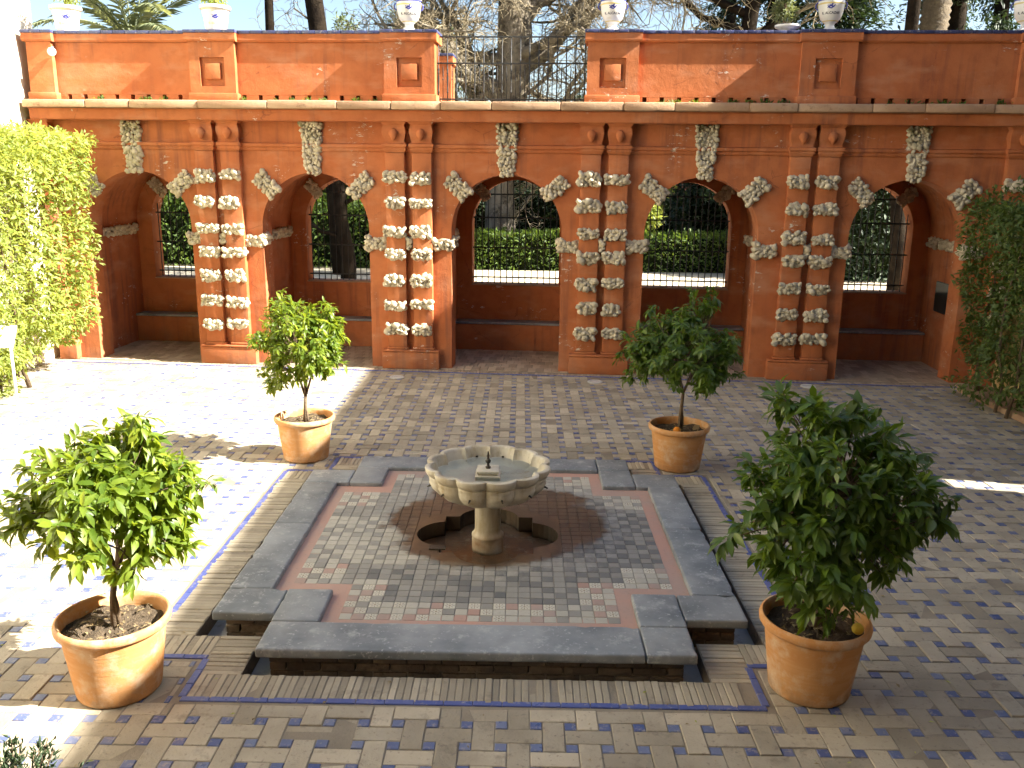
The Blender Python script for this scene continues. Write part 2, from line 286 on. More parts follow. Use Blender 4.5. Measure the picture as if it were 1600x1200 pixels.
def link(name, me, mat=None, parent=None, smooth=False, loc=None, angle=None):
    if mat is not None and len(me.materials) == 0: me.materials.append(MT[mat] if isinstance(mat, str) else mat)
    if smooth:
        me.polygons.foreach_set('use_smooth', [True]*len(me.polygons))
        if angle is not None: me.set_sharp_from_angle(angle=math.radians(angle))
    o = bpy.data.objects.new(name, me); COL.objects.link(o)
    if parent is not None: o.parent = parent
    if loc is not None: o.location = loc
    return o
def empty(name, loc=(0, 0, 0), rz=0.0):
    o = bpy.data.objects.new(name, None); COL.objects.link(o); o.location = loc; o.rotation_euler = (0, 0, rz); o.empty_display_size = 0.2; return o
def tag(o, label=None, cat=None, group=None, kind=None):
    if label: o['label'] = label
    if cat: o['category'] = cat
    if group: o['group'] = group
    if kind: o['kind'] = kind
    return o
def cdt_mesh(outer, holes, z):
    pts = [Vector(p) for p in outer]; edges = []; n = len(outer)
    edges += [(i, (i+1) % n) for i in range(n)]
    for h in holes:
        k = len(pts); pts += [Vector(p) for p in h]; m = len(h); edges += [(k+i, k+(i+1) % m) for i in range(m)]
    vs, es, fs, *_ = delaunay_2d_cdt(pts, edges, [], 0, 1e-6)
    def inside(p, poly):
        c = False; j = len(poly)-1
        for i in range(len(poly)):
            (xi, yi), (xj, yj) = poly[i], poly[j]
            if (yi > p[1]) != (yj > p[1]) and p[0] < (xj-xi)*(p[1]-yi)/(yj-yi)+xi: c = not c
            j = i
        return c
    out = []
    for f in fs:
        cx = sum(vs[i][0] for i in f)/len(f); cy = sum(vs[i][1] for i in f)/len(f)
        if inside((cx, cy), outer) and not any(inside((cx, cy), h) for h in holes): out.append(tuple(f))
    return [(v[0], v[1], z) for v in vs], out
LEAF2 = (np.array([(0, 0, 0), (.45, .5, .10), (1, 0, -.06), (.45, -.5, .10)]), [(0, 1, 2), (0, 2, 3)])
LEAF6 = (np.array([(0, 0, 0), (.22, .36, .07), (.22, -.36, .07), (.30, 0, .02), (.60, .42, .05), (.60, -.42, .05), (.66, 0, -.03), (1, 0, -.16)]),
         [(0, 3, 1), (0, 2, 3), (1, 3, 6, 4), (2, 5, 6, 3), (4, 6, 7), (5, 7, 6)])
def leaf_mesh(name, P, D, Nn, L, Wd, tpl=LEAF2, mat='garden_leaf', smooth=True):
    T, F = tpl; n = len(P); D = D/np.linalg.norm(D, axis=1, keepdims=True)
    sd = np.cross(D, Nn); sd /= np.linalg.norm(sd, axis=1, keepdims=True)+1e-9; nn = np.cross(sd, D)
    V = P[:, None]+T[None, :, 0:1]*(D*L[:, None])[:, None]+T[None, :, 1:2]*(sd*Wd[:, None])[:, None]+T[None, :, 2:3]*(nn*L[:, None])[:, None]
    k = len(T); me = bpy.data.meshes.new(name)
    li = np.concatenate([np.array(f) for f in F]); ln = np.array([len(f) for f in F])
    idx = (li[None]+np.arange(n)[:, None]*k).ravel(); lt = np.tile(ln, n); st = np.concatenate([[0], np.cumsum(lt)[:-1]])
    me.vertices.add(n*k); me.vertices.foreach_set('co', V.ravel().astype(np.float32))
    me.loops.add(len(idx)); me.loops.foreach_set('vertex_index', idx.astype(np.int32))
    me.polygons.add(len(lt)); me.polygons.foreach_set('loop_start', st.astype(np.int32)); me.polygons.foreach_set('loop_total', lt.astype(np.int32))
    if smooth: me.polygons.foreach_set('use_smooth', np.ones(len(lt), bool))
    me.update(calc_edges=True); me.materials.append(MT[mat]); return me
def unit(n, g=rng):
    v = g.normal(size=(n, 3)); return v/np.linalg.norm(v, axis=1, keepdims=True)
# ------------------------------------------------------------------ ground and paving
WALL_Y, WALL_A = 15.305, -0.0692
CX, CY = PC
def cross(ax, bx, ay, by, cx=CX, cy=CY):   # (ax,ay): arm reaching in y, (bx,by): arm reaching in x
    return [(cx-ax, cy-ay), (cx+ax, cy-ay), (cx+ax, cy-by), (cx+bx, cy-by), (cx+bx, cy+by), (cx+ax, cy+by),
            (cx+ax, cy+ay), (cx-ax, cy+ay), (cx-ax, cy+by), (cx-bx, cy+by), (cx-bx, cy-by), (cx-ax, cy-by)]
CH = (1.64, 2.15, 2.28, 1.76)     # edge of the dry channel
BL = (1.95, 2.46, 2.58, 2.06)     # blue glazed line
court = [(-11, -3), (11, -3), (11, 18.6), (-11, 18.6)]
g = MB(); vs, fs = cdt_mesh([(-400, -300), (400, -300), (400, 700), (-400, 700)], [court], -0.01); g.add(vs, fs)
tag(g.build('ground', 'earth'), kind='structure')
b = MB(); vs, fs = cdt_mesh(court, [cross(*CH)], -0.006); b.add(vs, fs)
paving = tag(b.build('courtyard_paving', 'mortar'), kind='structure')
chn = MB(); ring = cross(*CH); n = len(ring)
for i in range(n):
    (xa, ya), (xb, yb) = ring[i], ring[(i+1) % n]
    chn.add([(xa, ya, -.009), (xb, yb, -.009), (xb, yb, -.14), (xa, ya, -.14)], [(0, 1, 2, 3)])
chn.build('channel_wall', 'dark_brick', paving)
cf = MB(); vs, fs = cdt_mesh(ring, [], -0.135); cf.add(vs, fs); cf.build('channel_floor', 'channel_cement', paving)
brick_cache = {}
def slab_geom(w, h, top=0.0, dep=0.02, ch=0.004):
    a, c = w/2, h/2; i, j = a-ch, c-ch
    vs = [(-a, -c, top-dep), (a, -c, top-dep), (a, c, top-dep), (-a, c, top-dep), (-a, -c, top-ch), (a, -c, top-ch), (a, c, top-ch), (-a, c, top-ch), (-i, -j, top), (i, -j, top), (i, j, top), (-i, j, top)]
    fs = [(8, 9, 10, 11)]+[(k, (k+1) % 4, 4+(k+1) % 4, 4+k) for k in range(4)]+[(4+k, 4+(k+1) % 4, 8+(k+1) % 4, 8+k) for k in range(4)]
    return vs, fs
def piece_mesh(w, h, mat, name):
    key = (round(w, 3), round(h, 3), mat)
    if key not in brick_cache:
        m = MB(); m.add(*slab_geom(w, h)); me = m.mesh(name); me.materials.append(MT[mat])
        uvl = me.uv_layers.new(name='UVMap')
        for lp in me.loops:
            co = me.vertices[lp.vertex_index].co; uvl.data[lp.index].uv = (co.x/w+.5, co.y/h+.5)
        brick_cache[key] = me
    return brick_cache[key]
def sees(x, y, z=0.0, mar=0.02):
    d = Vector((x, y, z))-CAM; w = d.dot(fw)
    if w <= 0.1: return False
    a = d.dot(r2)/w*FPX; c = d.dot(u2)/w*FPX
    return abs(a) < 800*(1+mar) and abs(c) < 600*(1+mar)
def lay(pieces, name, mat, parent, zt=0.0, jit=0.0025, limit=300, rest=None, tilt=0.006, org=(0, 0)):
    """pieces: (x0,x1,y0,y1[,mat]); the nearest in view become objects, the rest one stuff part"""
    vis = sorted([p for p in pieces if sees((p[0]+p[1])/2, (p[2]+p[3])/2, zt)], key=lambda p: ((p[0]+p[1])/2)**2+((p[2]+p[3])/2)**2)
    one = set(vis[:limit]); rest_m = {}
    for p in pieces:
        x0, x1, y0, y1 = p[:4]; mt = p[4] if len(p) > 4 else mat
        w, h = x1-x0, y1-y0
        if w < .012 or h < .012: continue
        dz = float(rng.normal()*jit); rx, ry = rng.normal(size=2)*tilt
        if p in one:
            o = link(name, piece_mesh(w, h, mt, name), None, parent, loc=((x0+x1)/2-org[0], (y0+y1)/2-org[1], zt+dz)); o.rotation_euler = (rx, ry, float(rng.normal()*0.008))
        else:
            m, uv = rest_m.setdefault(mt, (MB(), [])); vs, fs = slab_geom(w, h)
            m.add([((x0+x1)/2-org[0]+v[0], (y0+y1)/2-org[1]+v[1], zt+dz+v[2]+v[1]*rx-v[0]*ry) for v in vs], fs)
            for f in fs: uv.extend([(vs[i][0]/w+.5, vs[i][1]/h+.5) for i in f])
    for mt, (m, uv) in rest_m.items():
        me = m.mesh(rest or name); ul = me.uv_layers.new(name='UVMap')
        ul.data.foreach_set('uv', np.array(uv, np.float32).ravel())
        tag(link(rest or name, me, mt, parent), kind='stuff')
def minus(r, q):
    x0, x1, y0, y1 = r; a0, a1, b0, b1 = q
    if x1 <= a0 or x0 >= a1 or y1 <= b0 or y0 >= b1: return [r]
    out = []
    if x0 < a0: out.append((x0, a0, y0, y1))
    if x1 > a1: out.append((a1, x1, y0, y1))
    xa, xb = max(x0, a0), min(x1, a1)
    if y0 < b0: out.append((xa, xb, y0, b0))
    if y1 > b1: out.append((xa, xb, b1, y1))
    return out
Q1 = (CX-BL[0]-.06, CX+BL[0]+.06, CY-BL[2]-.06, CY+BL[2]+.06); Q2 = (CX-BL[1]-.06, CX+BL[1]+.06, CY-BL[3]-.06, CY+BL[3]+.06)
LB, WB, GAP = 0.30, 0.14, 0.006; PT = (LB+WB)/2; SQ = (LB-WB)/2
bricks, squares = [], []
for i in range(-42, 42):
    for j in range(13, 72):
        cx, cy = i*PT+.03, j*PT-.04
        if cx < -9.2 or cx > 9.0 or cy < 3.3 or cy > WALL_Y-.30+WALL_A*cx: continue
        w, h = (LB, WB) if (i+j) % 2 == 0 else (WB, LB)
        gx, gy = rng.uniform(.4, 1.5, 2)*GAP
        for r in [(cx-w/2+gx/2, cx+w/2-gx/2, cy-h/2+gy/2, cy+h/2-gy/2)]:
            for a in minus(r, Q1):
                bricks += minus(a, Q2)
        x, y = cx+PT/2, cy+PT/2; q = SQ/2-.003
        for a in minus((x-q, x+q, y-q, y+q), Q1): squares += minus(a, Q2)
lay(bricks, 'brick', 'paver', paving, rest='brick_field', jit=.0032, tilt=.011)
lay(squares, 'blue_tile', 'blue_tile', paving, rest='blue_tile_field', jit=.002, tilt=.012)
edge = []
def run(x0, x1, y0, y1, along):
    L = (x1-x0) if along == 'x' else (y1-y0); k = max(1, round(L/0.05)); s = L/k
    for q in range(k):
        e = .0015+rng.uniform(0, .0025)
        if along == 'x': edge.append((x0+q*s+e, x0+(q+1)*s-e, y0+rng.uniform(.002, .012), y1-.004))
        else: edge.append((x0+rng.uniform(.002, .012), x1-.004, y0+q*s+e, y0+(q+1)*s-e))
for sg in (-1, 1):
    ya, yb = sorted((CY+sg*BL[2], CY+sg*CH[2])); run(CX-BL[0]+.03, CX+BL[0]-.03, ya, yb, 'x')
    xa, xb = sorted((CX+sg*CH[1], CX+sg*BL[1])); run(xa, xb, CY-CH[3], CY+CH[3], 'y')
    for sx in (-1, 1):
        xa, xb = sorted((CX+sx*CH[0], CX+sx*BL[0])); ya, yb = sorted((CY+sg*CH[2], CY+sg*CH[3])); run(xa, xb, ya, yb, 'y')
        xa, xb = sorted((CX+sx*BL[0], CX+sx*BL[1])); ya, yb = sorted((CY+sg*BL[3], CY+sg*CH[3])); run(xa, xb, ya, yb, 'x')
lay(edge, 'edge_brick', 'paver_edge', paving, rest='edge_brick_run', jit=.003, tilt=.01)
strip = []; ring = cross(*BL)
for i in range(len(ring)):
    (xa, ya), (xb, yb) = ring[i], ring[(i+1) % len(ring)]
    L = abs(xb-xa)+abs(yb-ya); k = max(1, round(L/.2)); hw = .026
    for q in range(k):
        f0, f1 = q/k, (q+1)/k
        p0 = (xa+(xb-xa)*f0, ya+(yb-ya)*f0); p1 = (xa+(xb-xa)*f1, ya+(yb-ya)*f1)
        if abs(xb-xa) > 1e-6: lo, hi = sorted((p0[0], p1[0])); strip.append((lo+.0015, hi-.0015, ya-hw, ya+hw))
        else: lo, hi = sorted((p0[1], p1[1])); strip.append((xa-hw, xa+hw, lo+.0015+hw*(1 if lo == min(ya, yb) else 0), hi-.0015-hw*(1 if abs(hi-max(ya, yb)) < 1e-6 else 0)))
lay(strip, 'blue_strip_tile', 'blue_strip', paving, zt=.003, jit=.001, tilt=.003)
# ------------------------------------------------------------------ fountain platform
SO = (1.565, 2.05, 2.20, 1.68); SI = (1.20, 1.69, 1.79, 1.26); ZS, ZTILE = 0.15, 0.105
plat = tag(empty('fountain_platform', (CX, CY, 0)), 'low cross-shaped grey stone platform with tiled floor around the fountain', 'platform')
def pl(x0, x1, y0, y1):   # a worn slab: rounded, slightly wavy and chipped edges
    bm = bmesh.new(); bmesh.ops.create_cube(bm, size=1); zt = ZS+float(rng.normal()*.0015)
    x0 += .003; x1 -= .003; y0 += .003; y1 -= .003; z0 = ZS-.075
    for q in bm.verts: q.co = Vector(((x0+x1)/2+q.co.x*(x1-x0), (y0+y1)/2+q.co.y*(y1-y0), (z0+zt)/2+q.co.z*(zt-z0)))
    ax = 0 if x1-x0 > y1-y0 else 1; L = max(x1-x0, y1-y0)
    es = [e for e in bm.edges if abs((e.verts[0].co-e.verts[1].co)[ax]) > L*.9]; bmesh.ops.subdivide_edges(bm, edges=es, cuts=int(L/.045), use_grid_fill=True)
    be = [e for e in bm.edges if len(e.link_faces) == 2 and e.link_faces[0].normal.dot(e.link_faces[1].normal) < .5]
    bmesh.ops.bevel(bm, geom=be, offset=.017, segments=3, profile=.55, affect='EDGES')
    for q in bm.verts:
        n1 = mnoise.noise(q.co*5.0+Vector((CX*7, 0, 3))); n2 = mnoise.noise(q.co*17.0); edge = 1 if q.co.z > ZS-.03 else .5
        chip = max(0, mnoise.noise(q.co*9+Vector((5, 1, 2)))-.32)*.05
        q.co.z += n1*.0018-chip*.5*(min(abs(q.co.x-x0), abs(q.co.x-x1), abs(q.co.y-y0), abs(q.co.y-y1)) < .022); d = Vector(((x0+x1)/2-q.co.x, (y0+y1)/2-q.co.y, 0)); d[ax] = 0
        if d.length > .02: q.co += d.normalized()*(n2*.0028*edge+chip)
    me = bpy.data.meshes.new('stone_slab'); bm.to_mesh(me); bm.free()
    return link('stone_slab', me, 'slab_stone', plat, True, angle=50)
for sg in (-1, 1):
    ya, yb = sorted((sg*SO[2], sg*SI[2])); pl(-SO[0], SI[0], ya, yb); pl(SI[0], SO[0], ya, yb)
    xa, xb = sorted((sg*SI[1], sg*SO[1])); pl(xa, xb, -SI[3], .1); pl(xa, xb, .1, SI[3])
    for sx in (-1, 1):
        xa, xb = sorted((sx*SI[0], sx*SO[0])); ya, yb = sorted((sg*SI[2], sg*SI[3])); pl(xa, xb, ya, yb)
        xa, xb = sorted((sx*SO[0], sx*SO[1])); ya, yb = sorted((sg*SO[3], sg*SI[3])); pl(xa, xb, ya, yb)
ins = .075; core = cross(SO[0]-ins-.02, SO[1]-ins-.02, SO[2]-ins-.02, SO[3]-ins-.02, 0, 0)
m = MB(); m.prism(core, -.134, -.055); m.build('core', 'mortar', plat)
def wallbricks(x0, x1, y, axis):
    for c in range(3):
        k = round((x1-x0)/.245); s = (x1-x0)/k; off = (c % 2)*.5
        for q in range(-1, k+1):
            a, bb = max(x0, x0+(q+off)*s), min(x1, x0+(q+1+off)*s)
            if bb-a < .03: continue
            d = float(rng.uniform(0, .012)); z0 = -.132+c*.066
            m = MB()
            if axis == 'x': m.box(a+.005, bb-.005, y+d, y+.06, z0+.004, z0+.062, .006)
            else: m.box(y[0], y[1], a+.005, bb-.005, z0+.004, z0+.062, .006)
            m.build('brick', 'dark_brick', plat, True, angle=40)
wallbricks(-SO[0]+ins, SO[0]-ins, -SO[2]+ins, 'x')
wallbricks(-SO[1]+ins, -SO[0]+ins-.03, -SO[3]+ins, 'x'); wallbricks(SO[0]-ins+.03, SO[1]-ins, -SO[3]+ins, 'x')
# quatrefoil pit
def quatre(sq=.43, cr=.30, off=.37, n=14):
    pts = []
    for k in range(4):
        a0 = k*PI/2
        h = []
        dx = sq-off; th = math.acos(max(-1, min(1, dx/cr)))
        ex = cr*math.sin(th)
        for q in range(n+1):
            t_ = -th+2*th*q/n; h.append((off+cr*math.cos(t_), cr*math.sin(t_)))
        h.append((sq, sq))
        pts += [(x*math.cos(a0)-y*math.sin(a0), x*math.sin(a0)+y*math.cos(a0)) for x, y in h]
    return pts
pit = quatre()
TP = 0.0985
def in_cross(x, y, s): return (abs(x) < SI[0]-s and abs(y) < SI[2]-s) or (abs(x) < SI[1]-s and abs(y) < SI[3]-s)
sur = set(); cells = []
for i in range(-19, 19):
    for j in range(-20, 20):
        x, y = (i+.5)*TP, (j+.5)*TP
        if not in_cross(x, y, .155): continue
        R_ = max(abs(x), abs(y))+.55*min(abs(x), abs(y))
        if math.hypot(x, y) < .74 and not (abs(x) > .5 and abs(y) > .5): sur.add((i, j)); continue
        n1 = mnoise.noise(Vector((x*1.4+3, y*1.4, 1.7))); n2 = random.random()
        edge_d = min(SI[0]-abs(x), 9) if abs(y) > SI[3]-.1 else SI[1]-abs(x)
        corner = (abs(x) > 1.15 and abs(y) > .72) or y < -1.36 or (y < -.95 and abs(x) > .75) or (y > 1.35 and abs(x) > .8)
        chk = (i+j) % 2
        if corner: mt = ('tile_star' if n2 < .62 else 'tile_cream') if (chk == 0 or n2 > .72) else ('tile_pink' if n2 > .3 else 'tile_grey')
        elif x < -.62 and -.72 < y < .42: mt = 'tile_cream' if (chk or n2 > .55) else 'tile_grey'
        elif x > .45 and y < .95: mt = 'tile_dark' if (chk and n2 < .8) else 'tile_grey'
        elif y < -.5: mt = 'tile_dark' if n2 < .24 else 'tile_grey'
        else: mt = 'tile_grey' if n2 < .9 else 'tile_cream'
        g2 = .0022
        cells.append((i*TP+g2, (i+1)*TP-g2, j*TP+g2, (j+1)*TP-g2, mt))
shift = [(a+CX, b_+CX, c+CY, d+CY, e) for a, b_, c, d, e in cells]
lay(shift, 'floor_tile', 'tile_grey', plat, zt=ZTILE, jit=.0008, tilt=.004, rest='floor_tile_field', org=PC)
# pan base with the pit hole, pink mortar border
inner = cross(SI[0]+.02, SI[1]+.02, SI[2]+.02, SI[3]+.02, 0, 0)
vs, fs = cdt_mesh(inner, [pit], ZTILE-.007); m = MB(); m.add(vs, fs); m.build('pan', 'grout', plat)
vs, fs = cdt_mesh(inner, [cross(SI[0]-.19, SI[1]-.19, SI[2]-.19, SI[3]-.19, 0, 0)], ZTILE-.003); m = MB(); m.add(vs, fs); m.build('pink_border', 'pan_pink', plat)
bm = bmesh.new()   # stepped stone surround = union of cells minus pit
xs = sorted(sur); outl = {}
for (i, j) in sur:
    for (a, c, d) in (((i, j), (i+1, j), (i, j-1)), ((i+1, j), (i+1, j+1), (i+1, j)), ((i+1, j+1), (i, j+1), (i, j+1)), ((i, j+1), (i, j), (i-1, j))):
        if d not in sur: outl[a] = c
bm.free(); st0 = next(iter(outl)); loop = [st0]
while outl[loop[-1]] != st0: loop.append(outl[loop[-1]])
vs, fs = cdt_mesh([(a*TP, c*TP) for a, c in loop], [pit], ZTILE+.001); m = MB(); m.add(vs, fs); m.build('pit_surround', 'pit_stone', plat)
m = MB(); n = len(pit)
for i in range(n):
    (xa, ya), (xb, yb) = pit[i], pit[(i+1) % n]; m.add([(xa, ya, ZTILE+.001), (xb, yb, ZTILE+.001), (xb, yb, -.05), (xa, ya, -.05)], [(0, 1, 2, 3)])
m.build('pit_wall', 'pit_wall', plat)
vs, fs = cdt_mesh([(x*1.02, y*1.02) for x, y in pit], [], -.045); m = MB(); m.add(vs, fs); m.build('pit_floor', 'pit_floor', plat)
vs, fs = cdt_mesh([(x*.997, y*.997) for x, y in pit], [], -.022); m = MB(); m.add(vs, fs); m.build('pit_water', 'water', plat)
m = MB(); m.box(-.455, -.415, -.36, -.33, -.044, .115, .006); m.box(-.52, -.37, -.39, -.31, .110, .122, .004); m.build('drain_pipe', 'bronze', plat)
# ------------------------------------------------------------------ fountain
ft = tag(empty('fountain', (CX, CY, 0)), 'pale marble fountain with scalloped basin on a round column', 'fountain')
m = MB(); m.lathe([(0, -.044), (.150, -.044), (.150, .06), (.146, .085), (.152, .10), (.152, .115), (.138, .13), (.126, .145), (.122, .17), (.121, .42), (.128, .46), (.15, .48), (.15, .50), (0, .50)], 40)
m.build('column', 'marble', ft, True, angle=45)
NL = 12
def lob(r, z, a):
    ph = (a*NL/(2*PI)) % 1.0; c = abs(2*ph-1)
    d = math.sqrt(max(0, 1-(c*.93)**2))        # round lobes with sharp cusps between
    amp = .155*min(1, max(0, (r-.10)/.26))
    return r*(1-amp+amp*d*1.0)
prof = [(.12, .475), (.24, .480), (.37, .505), (.47, .555), (.53, .615), (.552, .665), (.545, .680), (.552, .695), (.556, .72), (.548, .728), (.565, .738), (.585, .77), (.592, .80), (.590, .812), (.580, .816), (.545, .816), (.537, .810), (.528, .795), (.508, .735), (.50, .705)]
m = MB(); m.lathe(prof, 288, lobes=lob); m.build('basin', 'marble', ft, True, angle=50)
m = MB(); m.lathe([(.503, .715), (.46, .690), (.38, .682), (.0, .680)], 288, lobes=lob); m.build('basin_floor', 'basin_floor', ft, True)
m = MB(); m.lathe([(.505, .712), (.3, .712), (.0, .712)], 288, lobes=lob); m.build('basin_water', 'water', ft)
m = MB(); m.box(-.115, .115, -.115, .115, .675, .722, .008); m.box(-.09, .09, -.09, .09, .722, .738, .004); m.box(-.102, .102, -.102, .102, .738, .765, .006)
m.build('pedestal', 'marble', ft, True, angle=40)
m = MB(); m.lathe([(.0, .765), (.024, .765), (.026, .78), (.014, .79), (.012, .81), (.024, .825), (.027, .84), (.016, .855), (.010, .87), (.014, .885), (.010, .90), (.006, .925), (0, .935)], 14); m.build('nozzle', 'bronze', ft, True)
for k in range(NL):
    a = 2*PI*(k+.5)/NL; ca, sa = math.cos(a), math.sin(a); m = MB()
    m.tube([(.48*ca, .48*sa, .640), (.548*ca, .548*sa, .640), (.575*ca, .575*sa, .628)], [.011, .010, .006], 8); m.build('spout', 'bronze', ft, True)
for k in (2.5, 3.5):
    a = 2*PI*k/NL; m = MB(); m.box(-.012, .012, -.006, .006, -.008, .008, .003)
    o = m.build('outlet', 'bronze', ft); o.location = (.495*math.cos(a), .495*math.sin(a), .722); o.rotation_euler = (0, 0, a+PI/2)
# ------------------------------------------------------------------ arcade (local frame: x along the wall, -y towards the court)
arc = tag(empty('arcade', (0, WALL_Y, 0), WALL_A), 'burnt orange arcaded garden loggia of five arches with rockwork pilasters', 'arcade')
XP = [-8.80, -5.366, -1.972, 1.407, 4.888, 8.38]           # pilaster pairs
KA = [-6.93, -3.68, -0.27, 3.10, 6.55]; HW = 0.97; ZSP, ZTOP = 2.48, 4.31
UL, UR = -8.62, 9.3
YF, YF2, YB1, YB2 = .15, .62, 2.35, 2.75                   # front layer, back layer
lim = [UL]+[(KA[i]+KA[i+1])/2 for i in range(4)]+[UR]
def arch_layer(m, u0, u1, c, hw, zs, y0, y1, ztop, zbot=0.0, N=28):
    pts = [(c-hw*math.cos(PI*k/N), zs+hw*math.sin(PI*k/N)) for k in range(N+1)]
    for y, fl in ((y0, 0), (y1, 1)):
        def q(a): m.add([(u, y, z) for u, z in a], [(0, 1, 2, 3) if not fl else (3, 2, 1, 0)])
        q([(u0, 0), (c-hw, 0), (c-hw, zs), (u0, zs)]); q([(c+hw, 0), (u1, 0), (u1, zs), (c+hw, zs)])
        q([(u0, zs), (c-hw, zs), (c-hw, ztop), (u0, ztop)]); q([(c+hw, zs), (u1, zs), (u1, ztop), (c+hw, ztop)])
        for k in range(N): q([pts[k], pts[k+1], (pts[k+1][0], ztop), (pts[k][0], ztop)])
        if zbot > 0: q([(c-hw, 0), (c+hw, 0), (c+hw, zbot), (c-hw, zbot)])
    rim = [(c-hw, zbot)]+pts+[(c+hw, zbot)]
    for k in range(len(rim)-1):
        (a, za), (bb, zb) = rim[k], rim[k+1]; m.add([(a, y0, za), (a, y1, za), (bb, y1, zb), (bb, y0, zb)], [(0, 1, 2, 3)])
    if zbot > 0: m.add([(c-hw, y0, zbot), (c+hw, y0, zbot), (c+hw, y1, zbot), (c-hw, y1, zbot)], [(0, 1, 2, 3)])
for i in range(5):
    m = MB(); arch_layer(m, lim[i], lim[i+1], KA[i], HW, ZSP, YF, YF2, ZTOP); m.build('front_arch', 'stucco', arc)
    m = MB(); arch_layer(m, lim[i], lim[i+1], KA[i], HW-.09, ZSP, YB1, YB2, ZTOP, 1.27); m.build('window_wall', 'stucco', arc)
    # chamber between: side walls and vault a little wider than the arch
    m = MB(); w = HW+.22; N = 24; c = KA[i]
    pts = [(c-w, 0)]+[(c-w*math.cos(PI*k/N), ZSP+w*math.sin(PI*k/N)) for k in range(N+1)]+[(c+w, 0)]
    for k in range(len(pts)-1):
        (a, za), (bb, zb) = pts[k], pts[k+1]; m.add([(a, YF2, za), (a, YB1, za), (bb, YB1, zb), (bb, YF2, zb)], [(0, 1, 2, 3)])
    m.build('vault', 'stucco', arc)
    m = MB(); m.box(c-w+.003, c+w-.003, 1.98, YB1-.003, .0, .53, .02); bn = m.build('bench', 'stucco', arc, True, angle=40)
    m = MB(); m.box(c-w+.006, c+w-.006, 1.95, YB1-.006, .532, .575, .012); m.build('bench_slab', 'slab_stone', bn, True, angle=40)
    m = MB(); m.box(c-HW+.08, c+HW-.08, YB1-.02, YB2+.02, 1.272, 1.295, .008); m.build('sill', 'cornice_stone', arc, True, angle=40)
    # iron grille
    yb = YB1+.18; hw = HW-.09; m = MB()
    for z in (1.42, 2.02, 2.62, 3.08):
        d = hw if z < ZSP else math.sqrt(max(0, hw*hw-(z-ZSP)**2)); m.box(c-d, c+d, yb-.005, yb+.005, z-.014, z+.014)
    gr = m.build('iron_grille', 'iron', arc)
    for k in range(14):
        x = -hw+(k+.5)*2*hw/14; top = ZSP+math.sqrt(max(0, hw*hw-x*x)); m = MB(); m.tube([(c+x, yb, 1.297), (c+x, yb, top)], .0105, 6); m.build('bar', 'iron', gr)
# loggia floor bricks
lf = MB(); fl = []
for i in range(-62, 64):
    for j in range(8):
        x0 = i*.145; fl.append((x0+.004+(j % 2)*.07, x0+.141+(j % 2)*.07, YF-.08+j*.30, YF-.08+j*.30+.293))
for x0, x1, y0, y1 in fl:
    vs, fs = slab_geom(x1-x0, y1-y0); dz = rng.normal()*.002; lf.add([((x0+x1)/2+v[0], (y0+y1)/2+v[1], .006+dz+v[2]) for v in vs], fs)
tag(lf.build('floor_brick', 'loggia_floor', arc), kind='stuff')
sd = MB()
for k in range(300):
    x0 = -8.5+k*.058; vs, fs = slab_geom(.05, .13); sd.add([(x0+v[0], -.105+v[1], .008+rng.normal()*.002+v[2]) for v in vs], fs)
tag(sd.build('soldier_course', 'loggia_floor', arc), kind='stuff')
bs = MB()
for k in range(115):
    x0 = -8.5+k*.152; vs, fs = slab_geom(.147, .035); bs.add([(x0+v[0], -.195+v[1], .007+v[2]) for v in vs], fs)
tag(bs.build('blue_strip_run', 'blue_strip', arc), kind='stuff')
# rockwork lumps
ICO = bmesh.new(); bmesh.ops.create_icosphere(ICO, subdivisions=2, radius=1); ICO.verts.index_update()
IV = np.array([v.co[:] for v in ICO.verts]); IF = [tuple(v.index for v in f.verts) for f in ICO.faces]; ICO.free()
def stone(mb, p, r):
    q = np.array([mnoise.noise(Vector(v*1.7+p*9)) for v in IV]); sc = np.array([rng.uniform(.75, 1.35), rng.uniform(.75, 1.2), rng.uniform(.7, 1.2)])
    V = IV*(1+.42*q)[:, None]*r*sc; a = rng.uniform(0, PI); R = np.array([[math.cos(a), 0, math.sin(a)], [0, 1, 0], [-math.sin(a), 0, math.cos(a)]])
    mb.add(V@R.T+p, IF)
def rock_mesh(name, region, n, depth=.07, r=(.030, .055)):
    """region(): sample (u,z); lump of pebbly tufa stones standing proud of y=0"""
    mb = MB(); pts = []
    for _ in range(n*20):
        if len(pts) >= n: break
        u, z = region(); rr = rng.uniform(*r)
        if all((u-a)**2+(z-b_)**2 > (.66*(rr+c))**2 for a, b_, c in pts): pts.append((u, z, rr))
    for u, z, rr in pts: stone(mb, np.array([u, -rng.uniform(.2, 1)*depth, z]), rr)
    us = [p[0] for p in pts]; zs_ = [p[1] for p in pts]
    for _ in range(n):
        u, z = region(); stone(mb, np.array([u, 0.005, z]), rng.uniform(*r)*1.1)
    me = mb.mesh(name); return me
rect = lambda w, h: (lambda: (rng.uniform(-w, w), rng.uniform(-h, h)))
blocks = [rock_mesh('rock_block', rect(.155+rng.uniform(-.02, .015), .070+rng.uniform(-.012, .015)), 26, r=(.029, .056)) for _ in range(12)]
impst = [rock_mesh('rock_block', rect(.15, .085), 26, r=(.029, .056)) for _ in range(4)]
smalls = [rock_mesh('rock_block', rect(.045, .09), 9) for _ in range(3)]
vous = [rock_mesh('voussoir_rock', rect(.115, .22), 42, r=(.030, .058)) for _ in range(5)]
def keyreg():
    z = rng.uniform(0, .86); w = .105+.075*z/.86; return (rng.uniform(-w, w), z)
keys = [rock_mesh('keystone_rock', keyreg, 100, r=(.028, .054)) for _ in range(5)]
